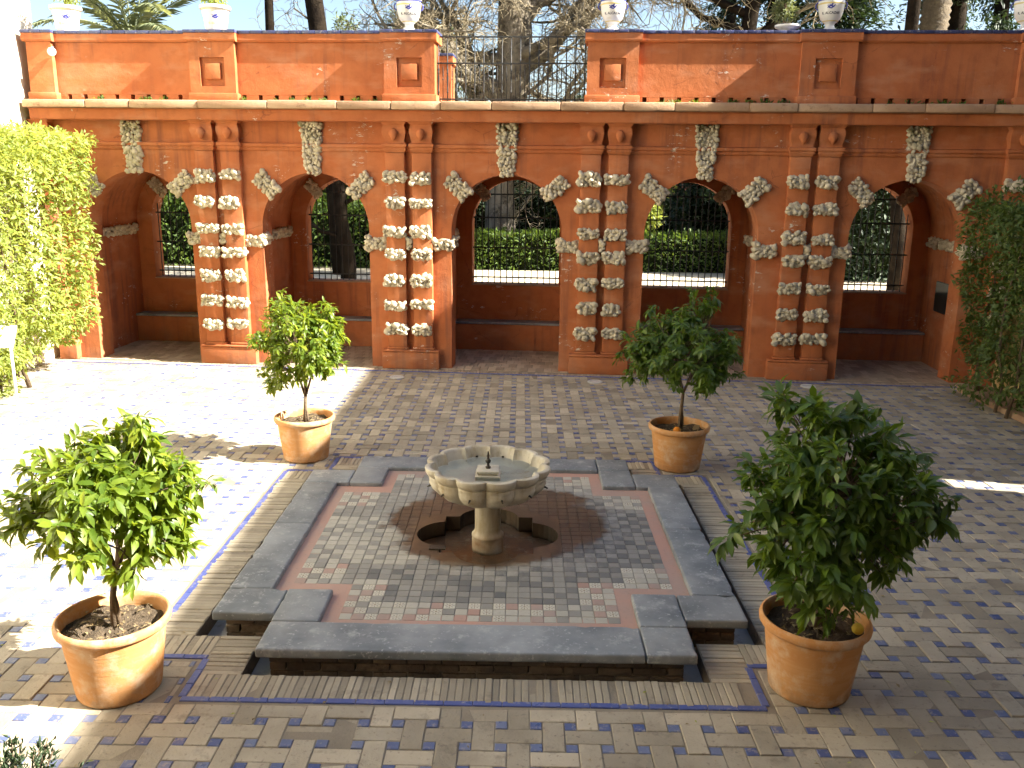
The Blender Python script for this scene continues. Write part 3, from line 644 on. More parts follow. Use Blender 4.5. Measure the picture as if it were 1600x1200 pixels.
bands = [rock_mesh('impost_rock', rect(.52, .075), 50) for _ in range(3)]
ROWS = [3.38, 2.94, 2.46, 2.05, 1.62, 1.16, .73]
def place(me, parent, u, y, z, mat='rock', rot=(0, 0, 0), sc=(1, 1, 1), name='rock_block'):
    o = link(name, me, mat, parent, True); o.location = (u, y, z); o.rotation_euler = rot; o.scale = sc; return o
# pilaster pairs
def scotia(m, u, sections):
    """stacked rectangular sections (half width, projection, z) against the wall face"""
    vs = []; n = len(sections)
    for hw, pr, z in sections: vs += [(u-hw, YF+.01, z), (u-hw, YF-pr, z), (u+hw, YF-pr, z), (u+hw, YF+.01, z)]
    fs = [(i*4+k, i*4+k+1, (i+1)*4+k+1, (i+1)*4+k) for i in range(n-1) for k in range(3)]+[(0, 3, 2, 1), tuple((n-1)*4+k for k in range(4))]
    m.add(vs, fs)
for pi, X in enumerate(XP):
    shafts = [s for s in (-.235, .235) if UL < X+s-.19 and X+s+.19 < UR]
    if not shafts: shafts = [.235]
    m = MB()
    x0, x1 = max(X-.52, UL), min(X+.52, UR)
    m.box(x0, x1, 0, YF+.02, .0, .31, .012); m.box(x0-.0, x1+.0, -.012, YF+.02, .312, .352, .018)
    for s in shafts: m.box(max(X+s-.195, UL), X+s+.195, .02, YF+.02, .354, .40, .02)
    m.build('plinth', 'stucco', arc, True, angle=40)
    for s in shafts:
        u = X+s; a = max(u-.17, UL); m = MB(); m.box(a, u+.17, .035, YF+.02, .402, 3.80, .012)
        sh = m.build('pilaster', 'stucco', arc, True, angle=40)
        m = MB(); scotia(m, u, [(.172, .12, 3.805), (.185, .135, 3.83), (.20, .15, 3.855), (.20, .15, 3.885), (.215, .17, 3.90), (.215, .17, 3.945), (.18, .13, 3.96), (.175, .125, 4.00), (.19, .145, 4.07), (.205, .175, 4.14), (.20, .18, 4.19), (.185, .165, 4.235), (.18, .165, 4.26), (.205, .195, 4.285), (.215, .205, 4.306)])
        cp = m.build('capital', 'stucco', sh, True, angle=30)
        # carved head on the capital
        mb = MB(); V = IV.copy(); V = V*np.array([.080, .06, .105])
        for kx in range(len(V)):
            x, y, z = V[kx]
            if y < 0 and abs(x) < .014 and -.03 < z < .03: V[kx][1] -= .010
            if y < 0 and .012 < abs(x) < .035 and .0 < z < .03: V[kx][1] += .006
            if z < -.03: V[kx][0] *= .72
        mb.add(V+np.array([u, YF-.185, 4.10]), IF); mb.build('relief_head', 'stucco', sh, True)
        for ri, z in enumerate(ROWS):
            if u < -8.3: continue
            place(random.choice(blocks), sh, u+rng.uniform(-.02, .02)-.012, .03, z+rng.uniform(-.02, .02), rot=(0, rng.choice([0, PI])+rng.uniform(-.05, .05), 0), sc=(rng.uniform(1.0, 1.18), 1, rng.uniform(.9, 1.12)))
    if len(shafts) == 2: place(random.choice(smalls), arc, X, .10, 2.25+rng.uniform(-.03, .03))
# arch rocks
for i, c in enumerate(KA):
    place(keys[i], arc, c, YF-.01, 3.43, 'rock_mossy', name='keystone_rock')
    for s in (-1, 1):
        a = 42*PI/180
        place(random.choice(vous), arc, c+s*(HW+.11)*math.cos(a)*1.05, YF-.005, ZSP+(HW+.13)*math.sin(a)*1.02, rot=(0, s*(PI/2-a)+rng.uniform(-.08, .08), 0), name='voussoir_rock')
        if not (i == 0 and s < 0):
            place(random.choice(impst), arc, c+s*(HW+.13), YF-.0, 2.24+rng.uniform(-.03, .03), sc=(1.15, 1, 1.0))
            place(random.choice(smalls), arc, c+s*(HW-.005), YF+.12, 2.28, rot=(0, 0, -s*PI/2), sc=(2.2, 1, .9))
        o = place(random.choice(bands), arc, c+s*(HW+.21), 1.46, 2.30, rot=(0, 0, -s*PI/2), sc=(1.5, .9, .95), name='impost_rock')
    for s in (-1, 1): place(random.choice(vous), arc, c+s*(HW-.02)*.72, YB1-.02, ZSP+.66, rot=(0, s*.8, 0), sc=(.8, .6, .8), name='voussoir_rock')
# string course and cornice
m = MB(); m.profile_u([(YF+.02, 3.81), (YF-.02, 3.82), (YF-.035, 3.845), (YF-.035, 3.87), (YF-.065, 3.89), (YF-.07, 3.935), (YF+.02, 3.955)], UL, UR); m.build('string_course', 'stucco', arc)
m = MB(); m.profile_u([(YF+.4, 4.305), (-.10, 4.308), (-.115, 4.33), (-.125, 4.47), (-.16, 4.488), (YF+.4, 4.492)], UL, UR); m.build('cornice', 'stucco', arc)
x = UL-.06; k = 0
while x < UR:
    w = rng.uniform(.75, 1.25); m = MB(); m.box(x+.003, min(x+w, UR+.05)-.003, -.235+rng.uniform(-.012, .012), .62, 4.494+rng.uniform(0, .004), 4.632+rng.uniform(-.006, .006), .022)
    m.build('cornice_slab', 'cornice_stone', arc, True, angle=40); x += w
m = MB(); m.box(UL, UR, .63, 3.6, 4.35, 4.60); m.build('terrace_deck', 'loggia_floor', arc)
m = MB(); m.box(UL-.02, UL+.06, YF+.004, YB2, 0, 4.34); m.box(UR-.06, UR+.02, YF+.004, YB2, 0, 4.34); m.build('end_wall', 'stucco', arc)
m = MB(); m.box(KA[4]+HW+.185, KA[4]+HW+.217, .95, 1.65, 1.06, 1.62, .01); m.build('notice_board', 'board_dark', arc)
# ------------------------------------------------------------------ terrace parapets
def parapet(name, u0, u1, piers, label, y0=.06, back=False):
    P = tag(empty(name, (0, WALL_Y, 0), WALL_A), label, 'parapet')
    zb = 4.625 if not back else 4.605
    y1 = y0+.30
    # bottom course broken by drain holes, dark behind
    m = MB(); m.box(u0, u1, y0+.20, y1, zb, zb+.11); m.box(u0, u1, y0, y1, zb+.112, 5.585)
    x = u0; holes = [] if back else [h for h in np.arange(math.ceil(u0/.285)*.285+.03, u1-.05, .285)]
    for h in holes+[u1+.035]:
        if h-.035 > x: m.box(x, h-.035, y0+.001, y0+.198, zb, zb+.11)
        x = h+.035
    m.build('wall', 'stucco', P)
    m = MB(); m.profile_u([(y1+.05, 5.588), (y0-.03, 5.588), (y0-.05, 5.605), (y0-.06, 5.62), (y0-.06, 5.718), (y1+.05, 5.718)], u0, u1); m.build('coping', 'stucco', P)
    def tiles(a, bb, ya, yb_, z):
        k = max(1, round((bb-a)/.218)); s = (bb-a)/k
        for q in range(k):
            mm = MB(); mm.box(a+q*s+.002, a+(q+1)*s-.002, ya+rng.uniform(-.003, .003), yb_, z, z+.05+rng.uniform(-.002, .002), .006); mm.build('coping_tile', 'coping_blue', P, True, angle=40)
    spans = []; x = u0
    for c, w in piers:
        if c-w-.045 > x: spans.append((x, c-w-.05))
        x = c+w+.05
    if x < u1: spans.append((x, u1))
    for a, bb in spans:
        if bb-a > .05: tiles(a, bb, y0-.075, y1+.06, 5.720)
    for c, w in piers:
        a, bb = max(c-w, UL+.02) if not back else c-w, c+w; ya = y0-.10; m = MB()
        # pier face with a sunk square panel
        pc = (a+bb)/2; h = .215; pz0, pz1 = 4.87, 5.34; side = h if bb-a > .7 else 0
        if side:
            m.box(a, pc-h, ya, y0-.002, zb+.13, 5.586); m.box(pc+h, bb, ya, y0-.002, zb+.13, 5.586)
            m.box(pc-h, pc+h, ya, y0-.002, pz1, 5.586); m.box(pc-h, pc+h, ya, y0-.002, zb+.13, pz0)
            m.box(pc-h, pc+h, ya+.055, y0-.002, pz0, pz1)
        else: m.box(a, bb, ya, y0-.002, zb+.13, 5.586)
        m.box(a, bb, y1+.002, y1+.09, zb, 5.586)
        if bb >= u1-.02: m.box(u1-.02, bb, y0, y1, zb, 5.586)
        if a <= u0+.02: m.box(a, u0+.02, y0, y1, zb, 5.586)
        pr = m.build('pier', 'stucco', P)
        if side:
            m = MB(); m.box(pc-.135, pc+.135, ya+.008, ya+.054, 4.985, 5.245, .012); m.build('panel_boss', 'stucco', pr, True, angle=40)
        m = MB(); m.box(a-.035, bb+.035, ya-.03, y1+.12, zb+.0, zb+.132, .014); m.build('pier_base', 'stucco', pr, True, angle=40)
        m = MB(); m.profile_u([(y1+.12, 5.588), (ya-.02, 5.588), (ya-.04, 5.60), (ya-.055, 5.62), (ya-.055, 5.722), (y1+.12, 5.722)], a-.045, bb+.045); m.build('pier_cap', 'stucco', pr)
        tiles(a-.055, bb+.055, ya-.07, y1+.13, 5.724)
    return P
parapet('terrace_parapet', UL, -1.50, [(-8.45, .30), (-5.315, .40), (-1.915, .43)], 'orange terrace parapet with blue tile coping, left of the iron railing')
parapet('terrace_parapet', 1.06, UR, [(1.48, .42), (4.95, .44), (8.35, .42)], 'orange terrace parapet with blue tile coping, right of the iron railing')
parapet('rear_parapet', -8.6, -1.63, [(-1.83, .20)], 'orange parapet end seen behind the iron railing at its left', 2.9, True)
parapet('rear_parapet', 1.40, 9.2, [(1.60, .20)], 'orange parapet behind the terrace on the right of the railing', 2.9, True)
rail = tag(empty('iron_railing', (0, WALL_Y, 0), WALL_A), 'black iron railing with turned balusters in the parapet gap', 'railing')
m = MB()
for z in (4.70, 5.28, 5.70): m.box(-1.49, 1.05, .205, .225, z-.012, z+.012, .003)
m.build('rail', 'iron', rail)
NB = 17
for k in range(NB):
    u = -1.46+k*(2.48/(NB-1)); m = MB()
    pr = [(4.66, .010), (4.80, .010), (4.81, .018), (4.83, .010), (4.96, .012), (5.05, .017), (5.10, .010), (5.12, .019), (5.14, .010), (5.18, .017), (5.20, .010), (5.70, .009)]
    m.tube([(u, .215, z) for z, r in pr], [r for z, r in pr], 7); m.build('baluster', 'iron', rail, True)
    if k < NB-1:
        v = u+2.48/(NB-1)/2; m = MB(); m.tube([(v, .215, z) for z in (4.70, 5.0, 5.02, 5.04, 5.10, 5.22, 5.26)], [.007, .007, .015, .007, .012, .006, .001], 6); m.build('spike', 'iron', rail, True)
def wl(u, y, z):
    return Vector((u*math.cos(WALL_A)-y*math.sin(WALL_A), WALL_Y+u*math.sin(WALL_A)+y*math.cos(WALL_A), z))
# weeds in the drain holes and on the cornice
WP, WD, WL_ = [], [], []
for u in np.arange(-8.0, 8.6, .285):
    if -1.5 < u < 1.06 or rng.random() < .45: continue
    n = int(rng.integers(5, 24)); p = np.array(wl(u+.03, .02, 4.64))
    WP.append(p+rng.normal(size=(n, 3))*np.array([.05, .015, .01])); WD.append(unit(n)*.7+np.array([0, -.3, .8])); WL_.append(rng.uniform(.04, .10, n))
WP, WD, WL_ = map(np.concatenate, (WP, WD, WL_))
tag(link('weeds', leaf_mesh('weeds', WP, WD, unit(len(WP)), WL_, WL_*.35, LEAF2, 'garden_leaf')), 'small green weeds growing along the foot of the terrace parapet', 'weeds', kind='stuff')
# ------------------------------------------------------------------ side walls
wl_ = MB(); wl_.box(-9.2, -8.72, -3, 16.4, -.02, 10.5); w_ = wl_.build('side_building', 'cream_wall'); tag(w_, 'sunlit whitewashed building wall at the left edge behind the hedge', 'building')
m = MB(); m.box(7.95, 8.25, 10.1, 14.35, -.02, 2.55, .02); w_ = m.build('garden_wall', 'ochre_wall', None, True, angle=40); tag(w_, 'low ochre garden wall behind the climbing plant on the right', 'wall')
# tall palace wing to the right, outside the frame: its roof line throws the courtyard into shade
HB = (9.6+2.72)*.80+.0; m = MB()
hy0, hy1, hz0, hz1 = 8.55, 8.90, 2.72, 3.95  # slot added through the wing to drop a sun patch on the paving
m.box(9.6, 9.95, -8, hy0, -.02, HB); m.box(9.6, 9.95, hy1, 14.45, -.02, HB); m.box(9.6, 9.95, hy0, hy1, -.02, hz0); m.box(9.6, 9.95, hy0, hy1, hz1, HB)
w_ = m.build('palace_wing', 'shade_wall'); tag(w_, 'tall plastered palace wing bounding the courtyard on the right', 'building')
m = MB(); m.box(-9, 9.5, -2.2, -1.6, -.02, 14.0); w_ = m.build('palace_facade', 'shade_wall'); tag(w_, 'palace facade behind the view, raised tall to block sky light', 'building')  # unseen wall added behind the camera, tall and dark to cut sky light
# ------------------------------------------------------------------ terracotta pots and citrus trees
POT = [(0, .0), (.255, .0), (.268, .012), (.272, .03), (.325, .44), (.332, .468), (.354, .476), (.364, .490), (.367, .515), (.360, .536), (.346, .543), (.332, .536), (.322, .510), (.318, .470), (.318, .42)]
pots = {}
for nm, x, y, rz, lab in (('FL', -2.68, 5.26, .3, 'terracotta pot half in sun at the front left'), ('FR', 2.03, 5.40, 1.1, 'terracotta pot in shade at the front right, lemon inside'),
                          ('BL', -2.62, 10.27, 2.2, 'terracotta pot half in sun behind the platform on the left'), ('BR', 1.94, 10.12, 4., 'terracotta pot in shade behind the platform on the right')):
    e = tag(empty('flower_pot', (x, y, .002), rz), lab, 'pot', 'terracotta pots round the fountain'); m = MB(); m.lathe(POT, 64); m.build('body', 'terracotta', e, True, angle=50)
    mb = MB(); N = 26; R_ = .322; vs = []; fs = []
    for a in range(N):
        for r in range(9): vs.append((R_*r/8*math.cos(2*PI*a/N), R_*r/8*math.sin(2*PI*a/N), .455+.03*mnoise.noise(Vector((r*.6*math.cos(2*PI*a/N), r*.6*math.sin(2*PI*a/N), x)))+.012*rng.normal()*(r > 0)))
    for a in range(N):
        for r in range(8): fs.append((a*9+r, ((a+1) % N)*9+r, ((a+1) % N)*9+r+1, a*9+r+1))
    mb.add(vs, fs); mb.build('soil', 'soil', e, True)
    n = 70; P = np.stack([rng.uniform(-.22, .22, n), rng.uniform(-.22, .22, n), np.full(n, .485)], 1); L = rng.uniform(.02, .06, n); D = unit(n); D[:, 2] *= .15
    tag(link('leaf_litter', leaf_mesh('leaf_litter', P, D, np.tile([0, 0, 1.], (n, 1))+unit(n)*.3, L, L*.4, LEAF2, 'dry_leaf'), None, e), kind='stuff')
    pots[nm] = (x, y)
def citrus(x, y, z0, cz, rx, rz, nclump, seed, label, mat, ltrunk, parts, droop=.5, lean=(0, 0), llen=(.085, .135), skirt=None):
    g_ = np.random.default_rng(seed); e = tag(empty('citrus_tree', (x, y, z0)), label, 'tree', 'potted citrus trees')
    top = np.array([lean[0], lean[1], cz-z0]); m = MB()
    fork = np.array([lean[0]*.4+.01, lean[1]*.4, ltrunk]); m.tube([(0, 0, -.05), (.012, 0, ltrunk*.5), tuple(fork)], [.026, .021, .018], 9)
    m.tube([(.035, .01, -.04), (.03, .0, ltrunk*.35), (.016, 0, ltrunk*.6)], [.019, .017, .012], 8)
    dirs = unit(nclump*3, g_); dirs = dirs[dirs[:, 2] > -.80][:nclump]
    rad = g_.uniform(.50, 1.0, len(dirs))**.6; lumpy = 1+.30*np.array([mnoise.noise(Vector(d*1.6+np.array([seed, 0, 0]))) for d in dirs])*2
    cl = top+dirs*np.array([rx, rx, rz])*(rad*lumpy)[:, None]
    if skirt: cl = np.concatenate([cl, np.array(skirt)])
    # limbs fan out to the clumps
    hubs = [fork+(np.array([math.cos(a)*rx*.32, math.sin(a)*rx*.32, (cz-z0-ltrunk)*h])) for a, h in zip(np.linspace(0, 2*PI, 7)[:-1]+seed, (.5, .9, .6, 1., .7, .8))]
    for h in hubs: m.tube([tuple(fork-np.array([0, 0, .03])), tuple((fork+h)/2+g_.normal(size=3)*.02), tuple(h)], [.014, .011, .008], 7)
    for c in cl:
        h = hubs[int(np.argmin([np.linalg.norm(c-hh) for hh in hubs]))]; m.tube([tuple(h), tuple((h+c)/2+g_.normal(size=3)*.03), tuple(c)], [.007, .005, .003], 5)
    m.build('trunk', 'bark', e, True)
    PP, DD, NN, LL = [], [], [], []
    for c in cl:
        o = c-top; o = o/(np.linalg.norm(o)+1e-6); n = int(g_.integers(20, 34))
        s = g_.uniform(.8, 1.15); ax = o*np.array([1, 1, .55])+g_.normal(size=3)*.35; ax /= np.linalg.norm(ax)
        for k in range(n):
            tpos = g_.uniform(-.16, .05); rd = unit(1, g_)[0]; d = ax*g_.uniform(.1, .9)+rd*.75+np.array([0, 0, -droop*g_.uniform(.3, 1.3)])
            PP.append(c+ax*tpos*s+rd*.012); DD.append(d); NN.append(np.array([0, 0, 1.])+o*.5+g_.normal(size=3)*.35); LL.append(g_.uniform(*llen)*s*g_.choice([1, 1, 1, .65]))
    PP, DD, NN, LL = map(np.array, (PP, DD, NN, LL)); W_ = LL*g_.uniform(.36, .46, len(LL))
    view = np.array([x, y, z0])+PP; dep = np.linalg.norm(view-np.array(CAM), axis=1)-.6*((view-np.array([x, y, z0])-top)@np.array([0, -.75, .65]))
    order = np.argsort(dep); sel = order[:parts]; rest = order[parts:]
    tag(link('crown', leaf_mesh('crown', PP[rest], DD[rest], NN[rest], LL[rest], W_[rest], LEAF6, mat), None, e), kind='stuff')
    if parts:
        base = [leaf_mesh('leaf', np.zeros((1, 3)), np.array([[1., 0, 0]]), np.array([[0, 0, 1.]]), np.array([1.]), np.array([w]), (LEAF6[0]*np.array([1, 1, cv]), LEAF6[1]), mat) for w, cv in ((.37, 1.), (.42, 1.6), (.45, .6))]
        for i in sel:
            d = Vector(DD[i]).normalized(); nn = Vector(NN[i]); s_ = d.cross(nn).normalized()*-1; nn = d.cross(s_)
            o = old = link('leaf', base[i % 3], None, e)
            R_ = Matrix((d, s_, nn)).transposed().to_4x4(); o.matrix_local = Matrix.Translation(Vector(PP[i])) @ R_ @ Matrix.Scale(LL[i], 4)
    return e
(x, y) = pots['FL']; citrus(x, y, .46, 1.38, .52, .43, 220, 11, 'sunlit potted citrus tree with pale green crown at the front left', 'citrus_lit_leaf', .42, 300, lean=(.09, .03), skirt=[(.25, -.2, .42), (.32, -.1, .55), (.18, -.25, .5), (.35, .05, .5)])
(x, y) = pots['FR']; citrus(x, y, .46, 1.32, .62, .62, 200, 23, 'large shaded potted citrus tree at the front right', 'citrus_shade_leaf', .16, 300, lean=(.06, .03), llen=(.095, .15), skirt=[(-.1, -.15, .2), (0, -.2, .15), (.15, -.15, .22), (-.15, 0, .25), (.2, 0, .3), (-.2, -.15, .35)])
(x, y) = pots['BL']; citrus(x, y, .46, 1.45, .54, .50, 190, 35, 'round half-lit potted citrus tree behind the fountain on the left', 'citrus_lit_leaf', .34, 0, lean=(.03, 0), llen=(.08, .12), skirt=[(-.35, -.1, .45), (-.28, -.2, .5), (-.4, .1, .5)])
(x, y) = pots['BR']; citrus(x, y, .46, 1.47, .66, .55, 240, 47, 'round shaded potted citrus tree behind the fountain on the right', 'citrus_shade_leaf', .50, 0, lean=(.04, 0), llen=(.08, .12))
def fruit(name, x, y, z, r, mat, label, cat):
    m = MB(); m.lathe([(0, -r), (r*.5, -r*.87), (r*.87, -r*.5), (r, 0), (r*.87, r*.5), (r*.5, r*.86), (r*.12, r*.96), (.0, r*.92)], 18, (0, 0, 0)); o = m.build(name, mat, None, True, (x, y, z)); tag(o, label, cat)
fruit('orange', 1.88, 9.93, .515, .045, 'orange_peel', 'small orange lying on the soil of the back right pot', 'fruit')
fruit('lemon', 2.27, 5.27, .52, .04, 'lemon_peel', 'yellow lemon lying on the soil of the front right pot', 'fruit')
me = leaf_mesh('fallen_leaf', np.array([[2.08, 10.0, .50], [2.14, 9.98, .505]]), np.array([[.5, .2, .35], [-.2, .6, .4]]), np.array([[0, -.6, 1.], [.3, -.5, 1]]), np.array([.12, .10]), np.array([.07, .06]), LEAF6, 'dry_leaf')
tag(link('fallen_leaf', me), 'pale dry leaf on the soil of the back right pot', 'leaf')
# litter blown over the paving
n = 260; LX = np.concatenate([rng.normal(0, 1, (n, 2))*np.array([2.6, 2.4])+np.array([0, 7]), np.array([[rng.normal(px, .7), rng.normal(py, .6)] for px, py in pots.values() for _ in range(26)])])
LX = LX[(LX[:, 1] > 3.8) & (LX[:, 1] < 14.6) & ((np.abs(LX[:, 0]-CX) > 2.2) | (np.abs(LX[:, 1]-CY) > 2.3))]; n = len(LX); Ls = rng.uniform(.012, .055, n)*rng.choice([1, 1, .5], n)
D = unit(n); D[:, 2] = np.abs(D[:, 2])*.12
for mt, sel in (('dry_leaf', np.arange(n) % 3 > 0), ('hedge_leaf', np.arange(n) % 3 == 0)):
    k = sel.sum(); tag(link('leaf_litter', leaf_mesh('leaf_litter', np.c_[LX[sel], np.full(k, .008)], D[sel], np.tile([0, 0, 1.], (k, 1))+unit(k)*.25, Ls[sel], Ls[sel]*.42, LEAF2, mt), None, paving), kind='stuff')
# ------------------------------------------------------------------ hedges on the side walls
def hedge(name, box, n, L, mat, label, stems, seed, cat='hedge', rough=.12, hang=.35, bare=None, flare=0, core=False):
    g_ = np.random.default_rng(seed); x0, x1, y0, y1, z0, z1 = box; e = tag(empty(name, ((x0+x1)/2, (y0+y1)/2, 0)), label, cat); o = np.array([(x0+x1)/2, (y0+y1)/2, 0])
    P = g_.uniform(size=(n, 3)); f = g_.integers(0, 6, n); d = g_.beta(1, 3.5, n)*.35
    ax = f//2; P[np.arange(n), ax] = np.where(f % 2 == 0, d, 1-d)
    P = np.array([x0, y0, z0])+P*np.array([x1-x0, y1-y0, z1-z0])
    nz = np.array([mnoise.noise(Vector(p*1.3)) for p in P]); nz2 = np.array([mnoise.noise(Vector(p*3.7)) for p in P]); c = np.array([(x0+x1)/2, (y0+y1)/2, (z0+z1)/2])
    out = np.zeros((n, 3)); out[np.arange(n), ax] = np.where(f % 2 == 0, -1, 1)
    P = P+out*(rough*(nz*1.3+nz2*.7))[:, None]
    keep = nz2+nz*.7 > -.55+ (np.clip((bare-P[:, 2])/bare, 0, 1)*1.1 if bare else 0)
    P, out = P[keep], out[keep]; n = len(P); P[:, 0] += flare*np.clip(P[:, 2]/z1, 0, 1)*(P[:, 0]-x0)/(x1-x0)
    D = out*.7+unit(n, g_)*.9+np.array([0, 0, -hang]); Ls = g_.uniform(*L, n)
    tag(link('foliage', leaf_mesh('foliage', P-o, D, out+np.array([0, 0, .8])+unit(n, g_)*.5, Ls, Ls*g_.uniform(.32, .5, n), LEAF2, mat), None, e), kind='stuff')
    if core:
        q = .16+rough*.8; m = MB(); m.box(x0+q-o[0], x1-q-o[0], y0+q-o[1], y1-q-o[1], 0, z1-q, .05); m.build('shade_core', 'hedge_core', e)  # dark box added to fill gaps, inner shade put into its colour
    for k in range(stems):
        sx, sy = g_.uniform(x0+.12*(x1-x0), x1-.25*(x1-x0)), g_.uniform(y0+.1, y1-.1); m = MB(); pts = [(sx, sy, 0)]
        for q in range(6): pts.append((pts[-1][0]+g_.normal()*.05, pts[-1][1]+g_.normal()*.06, (q+1)*z1*.14))
        m.tube([tuple(np.array(p)-o) for p in pts], np.linspace(.045, .012, 7)*g_.uniform(.6, 1.2), 7); m.build('stem', 'bark', e, True)
    return e
hedge('climbing_hedge', (-8.68, -7.62, 12.0, 15.25, .55, 4.0), 26000, (.07, .13), 'hedge_leaf', 'tall sunlit climbing hedge clipped square against the left wall', 9, 3, rough=.16, bare=1.5, flare=.42)
hedge('climbing_hedge', (-8.6, -7.9, 11.4, 13.3, .05, 1.0), 3500, (.06, .11), 'hedge_leaf', 'low leafy undergrowth at the foot of the left hedge', 2, 4, cat='undergrowth')
hedge('climbing_plant', (7.10, 7.98, 10.1, 14.15, .25, 3.15), 25000, (.06, .12), 'ivy_leaf', 'shaded green climbing plant covering the right garden wall', 8, 5, rough=.30, bare=.9)
m = MB(); m.box(7.35, 7.93, 10.1, 14.3, .0, .10, .02); pb = m.build('planting_bed', 'cornice_stone'); tag(pb, 'low stone kerbed planting bed under the right climbing plant', 'planter')
# ------------------------------------------------------------------ urns and planters on the parapet
ZT = 5.778
URN = [(0, 0), (.135, 0), (.138, .02), (.12, .035), (.085, .055), (.068, .09), (.075, .12), (.11, .145), (.155, .19), (.178, .25), (.196, .34), (.205, .42), (.207, .46), (.200, .475), (.212, .49), (.222, .53), (.232, .57), (.245, .60), (.245, .62), (.225, .625), (.205, .58), (.19, .50), (.0, .50)]
PLN = [(0, 0), (.165, 0), (.17, .02), (.178, .05), (.225, .33), (.23, .345), (.255, .355), (.262, .375), (.26, .41), (.24, .415), (.225, .40), (.22, .36), (0, .36)]
def rad_at(prof, z):
    for (ra, za), (rb, zb) in zip(prof, prof[1:]):
        if za <= z <= zb and zb > za: return ra+(rb-ra)*(z-za)/(zb-za)
    return .2
def wrap_text(body, size, prof, zc, rot, parent, mat='ink'):
    cu = bpy.data.curves.new('lettering', 'FONT'); cu.body = body; cu.size = size; cu.align_x = 'CENTER'; cu.align_y = 'CENTER'; cu.offset = .0012; cu.resolution_u = 3
    to = bpy.data.objects.new('tmp', cu); COL.objects.link(to); dg = bpy.context.evaluated_depsgraph_get(); me = bpy.data.meshes.new_from_object(to.evaluated_get(dg)); bpy.data.objects.remove(to)
    bm = bmesh.new(); bm.from_mesh(me); bmesh.ops.triangulate(bm, faces=bm.faces[:]); bmesh.ops.subdivide_edges(bm, edges=[e for e in bm.edges if e.calc_length() > size*.4], cuts=2)
    for v in bm.verts:
        z = zc+v.co.y; r = rad_at(prof, z)+.003; a = rot+v.co.x/rad_at(prof, zc); v.co = Vector((r*math.cos(a), r*math.sin(a), z))
    bm.to_mesh(me); bm.free(); me.materials.clear(); return link('lettering', me, mat, parent)
def emblem(prof, zc, rot, parent):
    m = MB(); bits = [(-.035, .0, .03, .012, .5), (0, .012, .034, .014, -.4), (.03, -.004, .03, .011, .6), (-.01, -.02, .03, .010, -.2), (.012, .032, .02, .012, .9), (-.05, .02, .016, .007, 0), (.055, .018, .018, .007, .3)]
    for x, y, a, b_, t_ in bits:
        vs = []
        for q in range(12):
            c, s = math.cos(2*PI*q/12)*a, math.sin(2*PI*q/12)*b_; xx, yy = x+c*math.cos(t_)-s*math.sin(t_), y+c*math.sin(t_)+s*math.cos(t_)
            z = zc+yy; r = rad_at(prof, z)+.0035; an = rot+xx/.2; vs.append((r*math.cos(an), r*math.sin(an), z))
        m.add(vs, [tuple(range(12))])
    m.build('emblem', 'blue_glaze', parent)
def urn(u, label, plant=True):
    p = wl(u, .22, ZT); e = tag(empty('ceramic_urn', p), label, 'urn', 'white glazed urns on the parapet'); m = MB(); m.lathe(URN, 48); m.build('body', 'white_glaze', e, True, angle=50)
    rot = math.atan2(-p.y, -p.x)
    for z0, z1, mt in ((.455, .492, 'blue_glaze'), (.145, .16, 'yellow_glaze'), (.40, .425, 'yellow_glaze'), (.595, .622, 'blue_glaze')):
        m = MB(); m.lathe([(rad_at(URN, z0)+.001, z0), (rad_at(URN, (z0+z1)/2)+.0045, (z0+z1)/2), (rad_at(URN, z1)+.001, z1)], 48); m.build('painted_band', mt, e, True)
    wrap_text('R. ALCAZAR', .052, URN, .262, rot, e); emblem(URN, .355, rot, e)
    for s in (-1, 1):
        m = MB(); ax = Vector((-math.sin(rot), math.cos(rot), 0))*s; pts = []
        for q in range(15):
            t_ = q/14; a = -PI*.5+t_*PI*1.6; pts.append(ax*(.20+.045*math.cos(a)*(1-.4*t_))+Vector((0, 0, .40+.06*math.sin(a)*(1-.35*t_))))
        m.tube(pts, .011, 7); m.build('handle', 'blue_glaze', e, True)
    return e
urn(-1.955, 'white glazed urn left of the iron railing, lettered R. ALCAZAR'); urn(1.455, 'white glazed urn right of the iron railing, lettered R. ALCAZAR')
urn(4.97, 'white glazed urn above the right pilaster pair, before dark evergreens'); urn(8.03, 'white glazed urn cut by the right edge of the picture')
def bush(name, c, r, n, L, mat, label, cat, stem=True, base=None, group=None, seed=1, clumps=14, rz=None):
    g_ = np.random.default_rng(seed); c = np.array(c, float); bz = c[2]-r if base is None else base; e = tag(empty(name, (c[0], c[1], bz)), label, cat, group)
    cc = unit(clumps, g_)*r*g_.uniform(.35, .75, clumps)[:, None]; cc[:, 2] *= (rz or r)/r
    k = g_.integers(0, clumps, n); P = cc[k]+unit(n, g_)*r*(.42*g_.uniform(.2, 1, n)**.45)[:, None]; D = (P/np.linalg.norm(P, axis=1, keepdims=True))*.6+unit(n, g_)*.8+np.array([0, 0, -.1]); Ls = g_.uniform(*L, n)
    tag(link('crown', leaf_mesh('crown', P+np.array([0, 0, c[2]-bz]), D, np.array([0, 0, 1.])+unit(n, g_)*.7, Ls, Ls*.42, LEAF2, mat), None, e), kind='stuff')
    if stem:
        m = MB(); m.tube([(0, 0, 0), (.03*r, .02*r, (c[2]-bz)*.5), (0, 0, c[2]-bz)], [.06*r+.012, .05*r+.01, .02*r], 9)
        for q in cc: m.tube([(0, 0, (c[2]-bz)*.7), tuple(q*.5+np.array([0, 0, (c[2]-bz)*.95])), tuple(q+np.array([0, 0, c[2]-bz]))], [.03*r+.006, .02*r+.005, .008*r+.002], 6)
        m.build('trunk', 'bark', e, True)
    return e
